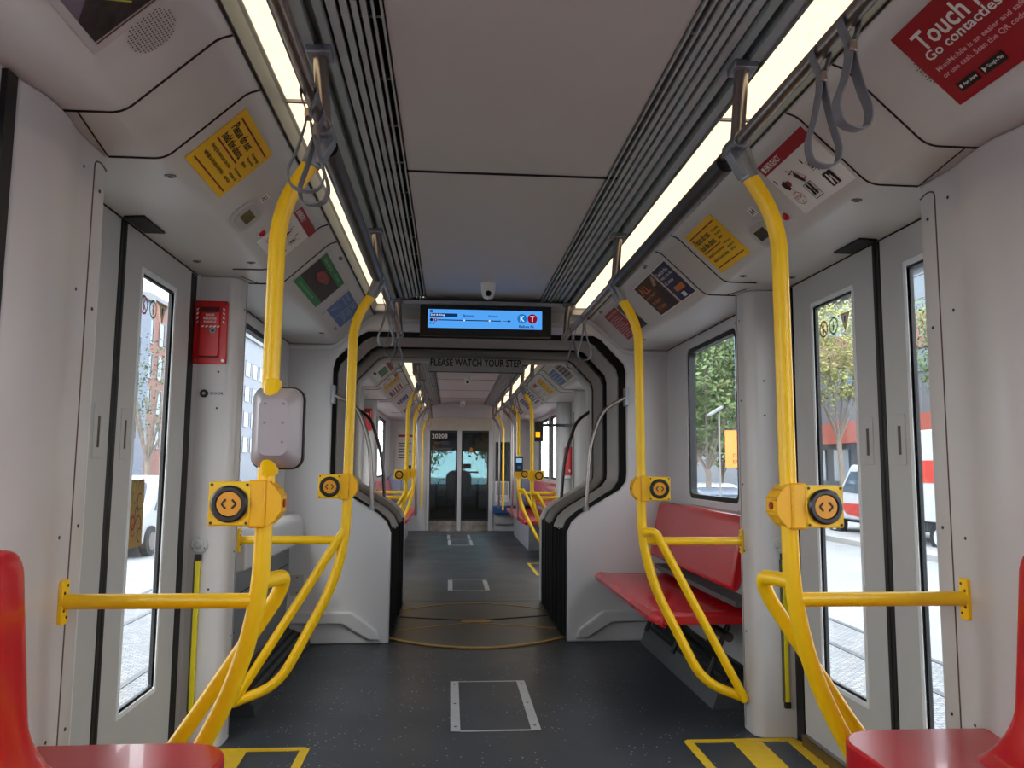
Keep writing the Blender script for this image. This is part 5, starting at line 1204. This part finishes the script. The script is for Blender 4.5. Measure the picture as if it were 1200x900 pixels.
# white and orange hire truck
root = thing('box_truck', 'white box truck with red markings outside the right door', 'truck', (10.2, 17.5, GZ))
def tb(nm, m, x0, x1, y0, y1, z0, z1, par=None, bv=.04):
    b = MB(); b.box(x0, x1, y0, y1, GZ + z0, GZ + z1); return b.build(nm, m, par or root, bevel=bv)
box_ = tb('cargo_box', CARW, 9.3, 11.5, 12.8, 17.3, .75, 3.0)
b = MB(); b.prism([(17.35, GZ + .55), (17.35, GZ + 2.15), (18.2, GZ + 2.15), (18.95, GZ + 1.35), (20.1, GZ + 1.15), (20.2, GZ + .5)], 'x', 9.45, 11.35); cab_ = b.build('cab', CARW, root, bevel=.08, seg=3)
b = MB(); b.prism([(17.6, GZ + 1.3), (17.6, GZ + 1.95), (18.15, GZ + 1.95), (18.75, GZ + 1.35)], 'x', 9.43, 9.46); b.build('side_window', mat('car_glass', (60, 76, 90), .1), cab_)
ORR = mat('truck_red', (170, 50, 40), .5)
b = MB(); b.prism([(17.5, GZ + .62), (17.5, GZ + 1.02), (18.9, GZ + 1.0), (18.5, GZ + .7)], 'x', 9.435, 9.452); b.build('red_marking', ORR, cab_)
b = MB(); b.box(9.285, 9.298, 13.2, 16.9, GZ + 1.7, GZ + 2.25); b.build('red_band', ORR, box_)
tb('chassis', mat('chassis_dark', (50, 54, 62), .6), 9.6, 11.2, 12.9, 20.0, .45, .75)
for wy in (14.0, 19.2):
    for wx in (9.42, 11.15):
        b = MB(); b.disc((wx, wy, GZ + .38), (1, 0, 0), .38, .22, 22); wl = b.build('wheel', RUBBER, root)
        b = MB(); b.disc((wx - .02, wy, GZ + .38), (1, 0, 0), .2, .26, 16); b.build('hubcap', CARW, wl)
for o_ in [root]: o_.location = Vector(o_.location) + Vector((2.2, 4.4, 0))
# blue pole with orange speed notice
root = thing('street_pole', 'blue steel street pole in the right passenger window', 'pole', (4.45, 12.2, GZ))
b = MB(); b.tube([(4.45, 12.2, GZ), (4.45, 12.2, 7.0)], .105, 16); b.build('shaft', mat('pole_blue', (88, 114, 156), .5), root, smooth=True)
b = MB(); b.disc((4.45, 12.2, GZ), (0, 0, 1), .18, .12, 16); b.build('base', mat('pole_blue', (88, 114, 156)), root)
M = frame((4.10, 12.06, 1.13), (1, 0, 0), (0, 0, 1))
sign('speed_notice', 'orange notice reading LRV 5 MPH DURING EVENTS on the blue pole', 'sign', M, .58, .58, mat('notice_orange', (200, 122, 40), .5, var=.01),
     [('lettering', mat('notice_brown', (104, 56, 22), .6), [('t', 'LRV', .20, .48, .40, .54), ('t', '5', .25, .35, .34, .46), ('t', 'MPH', .20, .26, .40, .32), ('t', 'DURING', .12, .16, .47, .22), ('t', 'EVENTS', .12, .06, .47, .12)])], th=.01)
root = thing('street_lamp', 'slim street lamp with a flat head beyond the right passenger window', 'street lamp', (6.2, 18.5, GZ))
b = MB(); b.tube([(6.26, 18.5, GZ), (6.26, 18.5, 2.48)], .022, 10); b.build('post', mat('lamp_grey', (110, 113, 116), .5), root)
b = MB(); b.prism([(6.0, 2.36), (6.32, 2.56), (6.32, 2.61), (6.0, 2.41)], 'y', 18.35, 18.65); b.build('head', mat('lamp_grey', (110, 113, 116)), root)
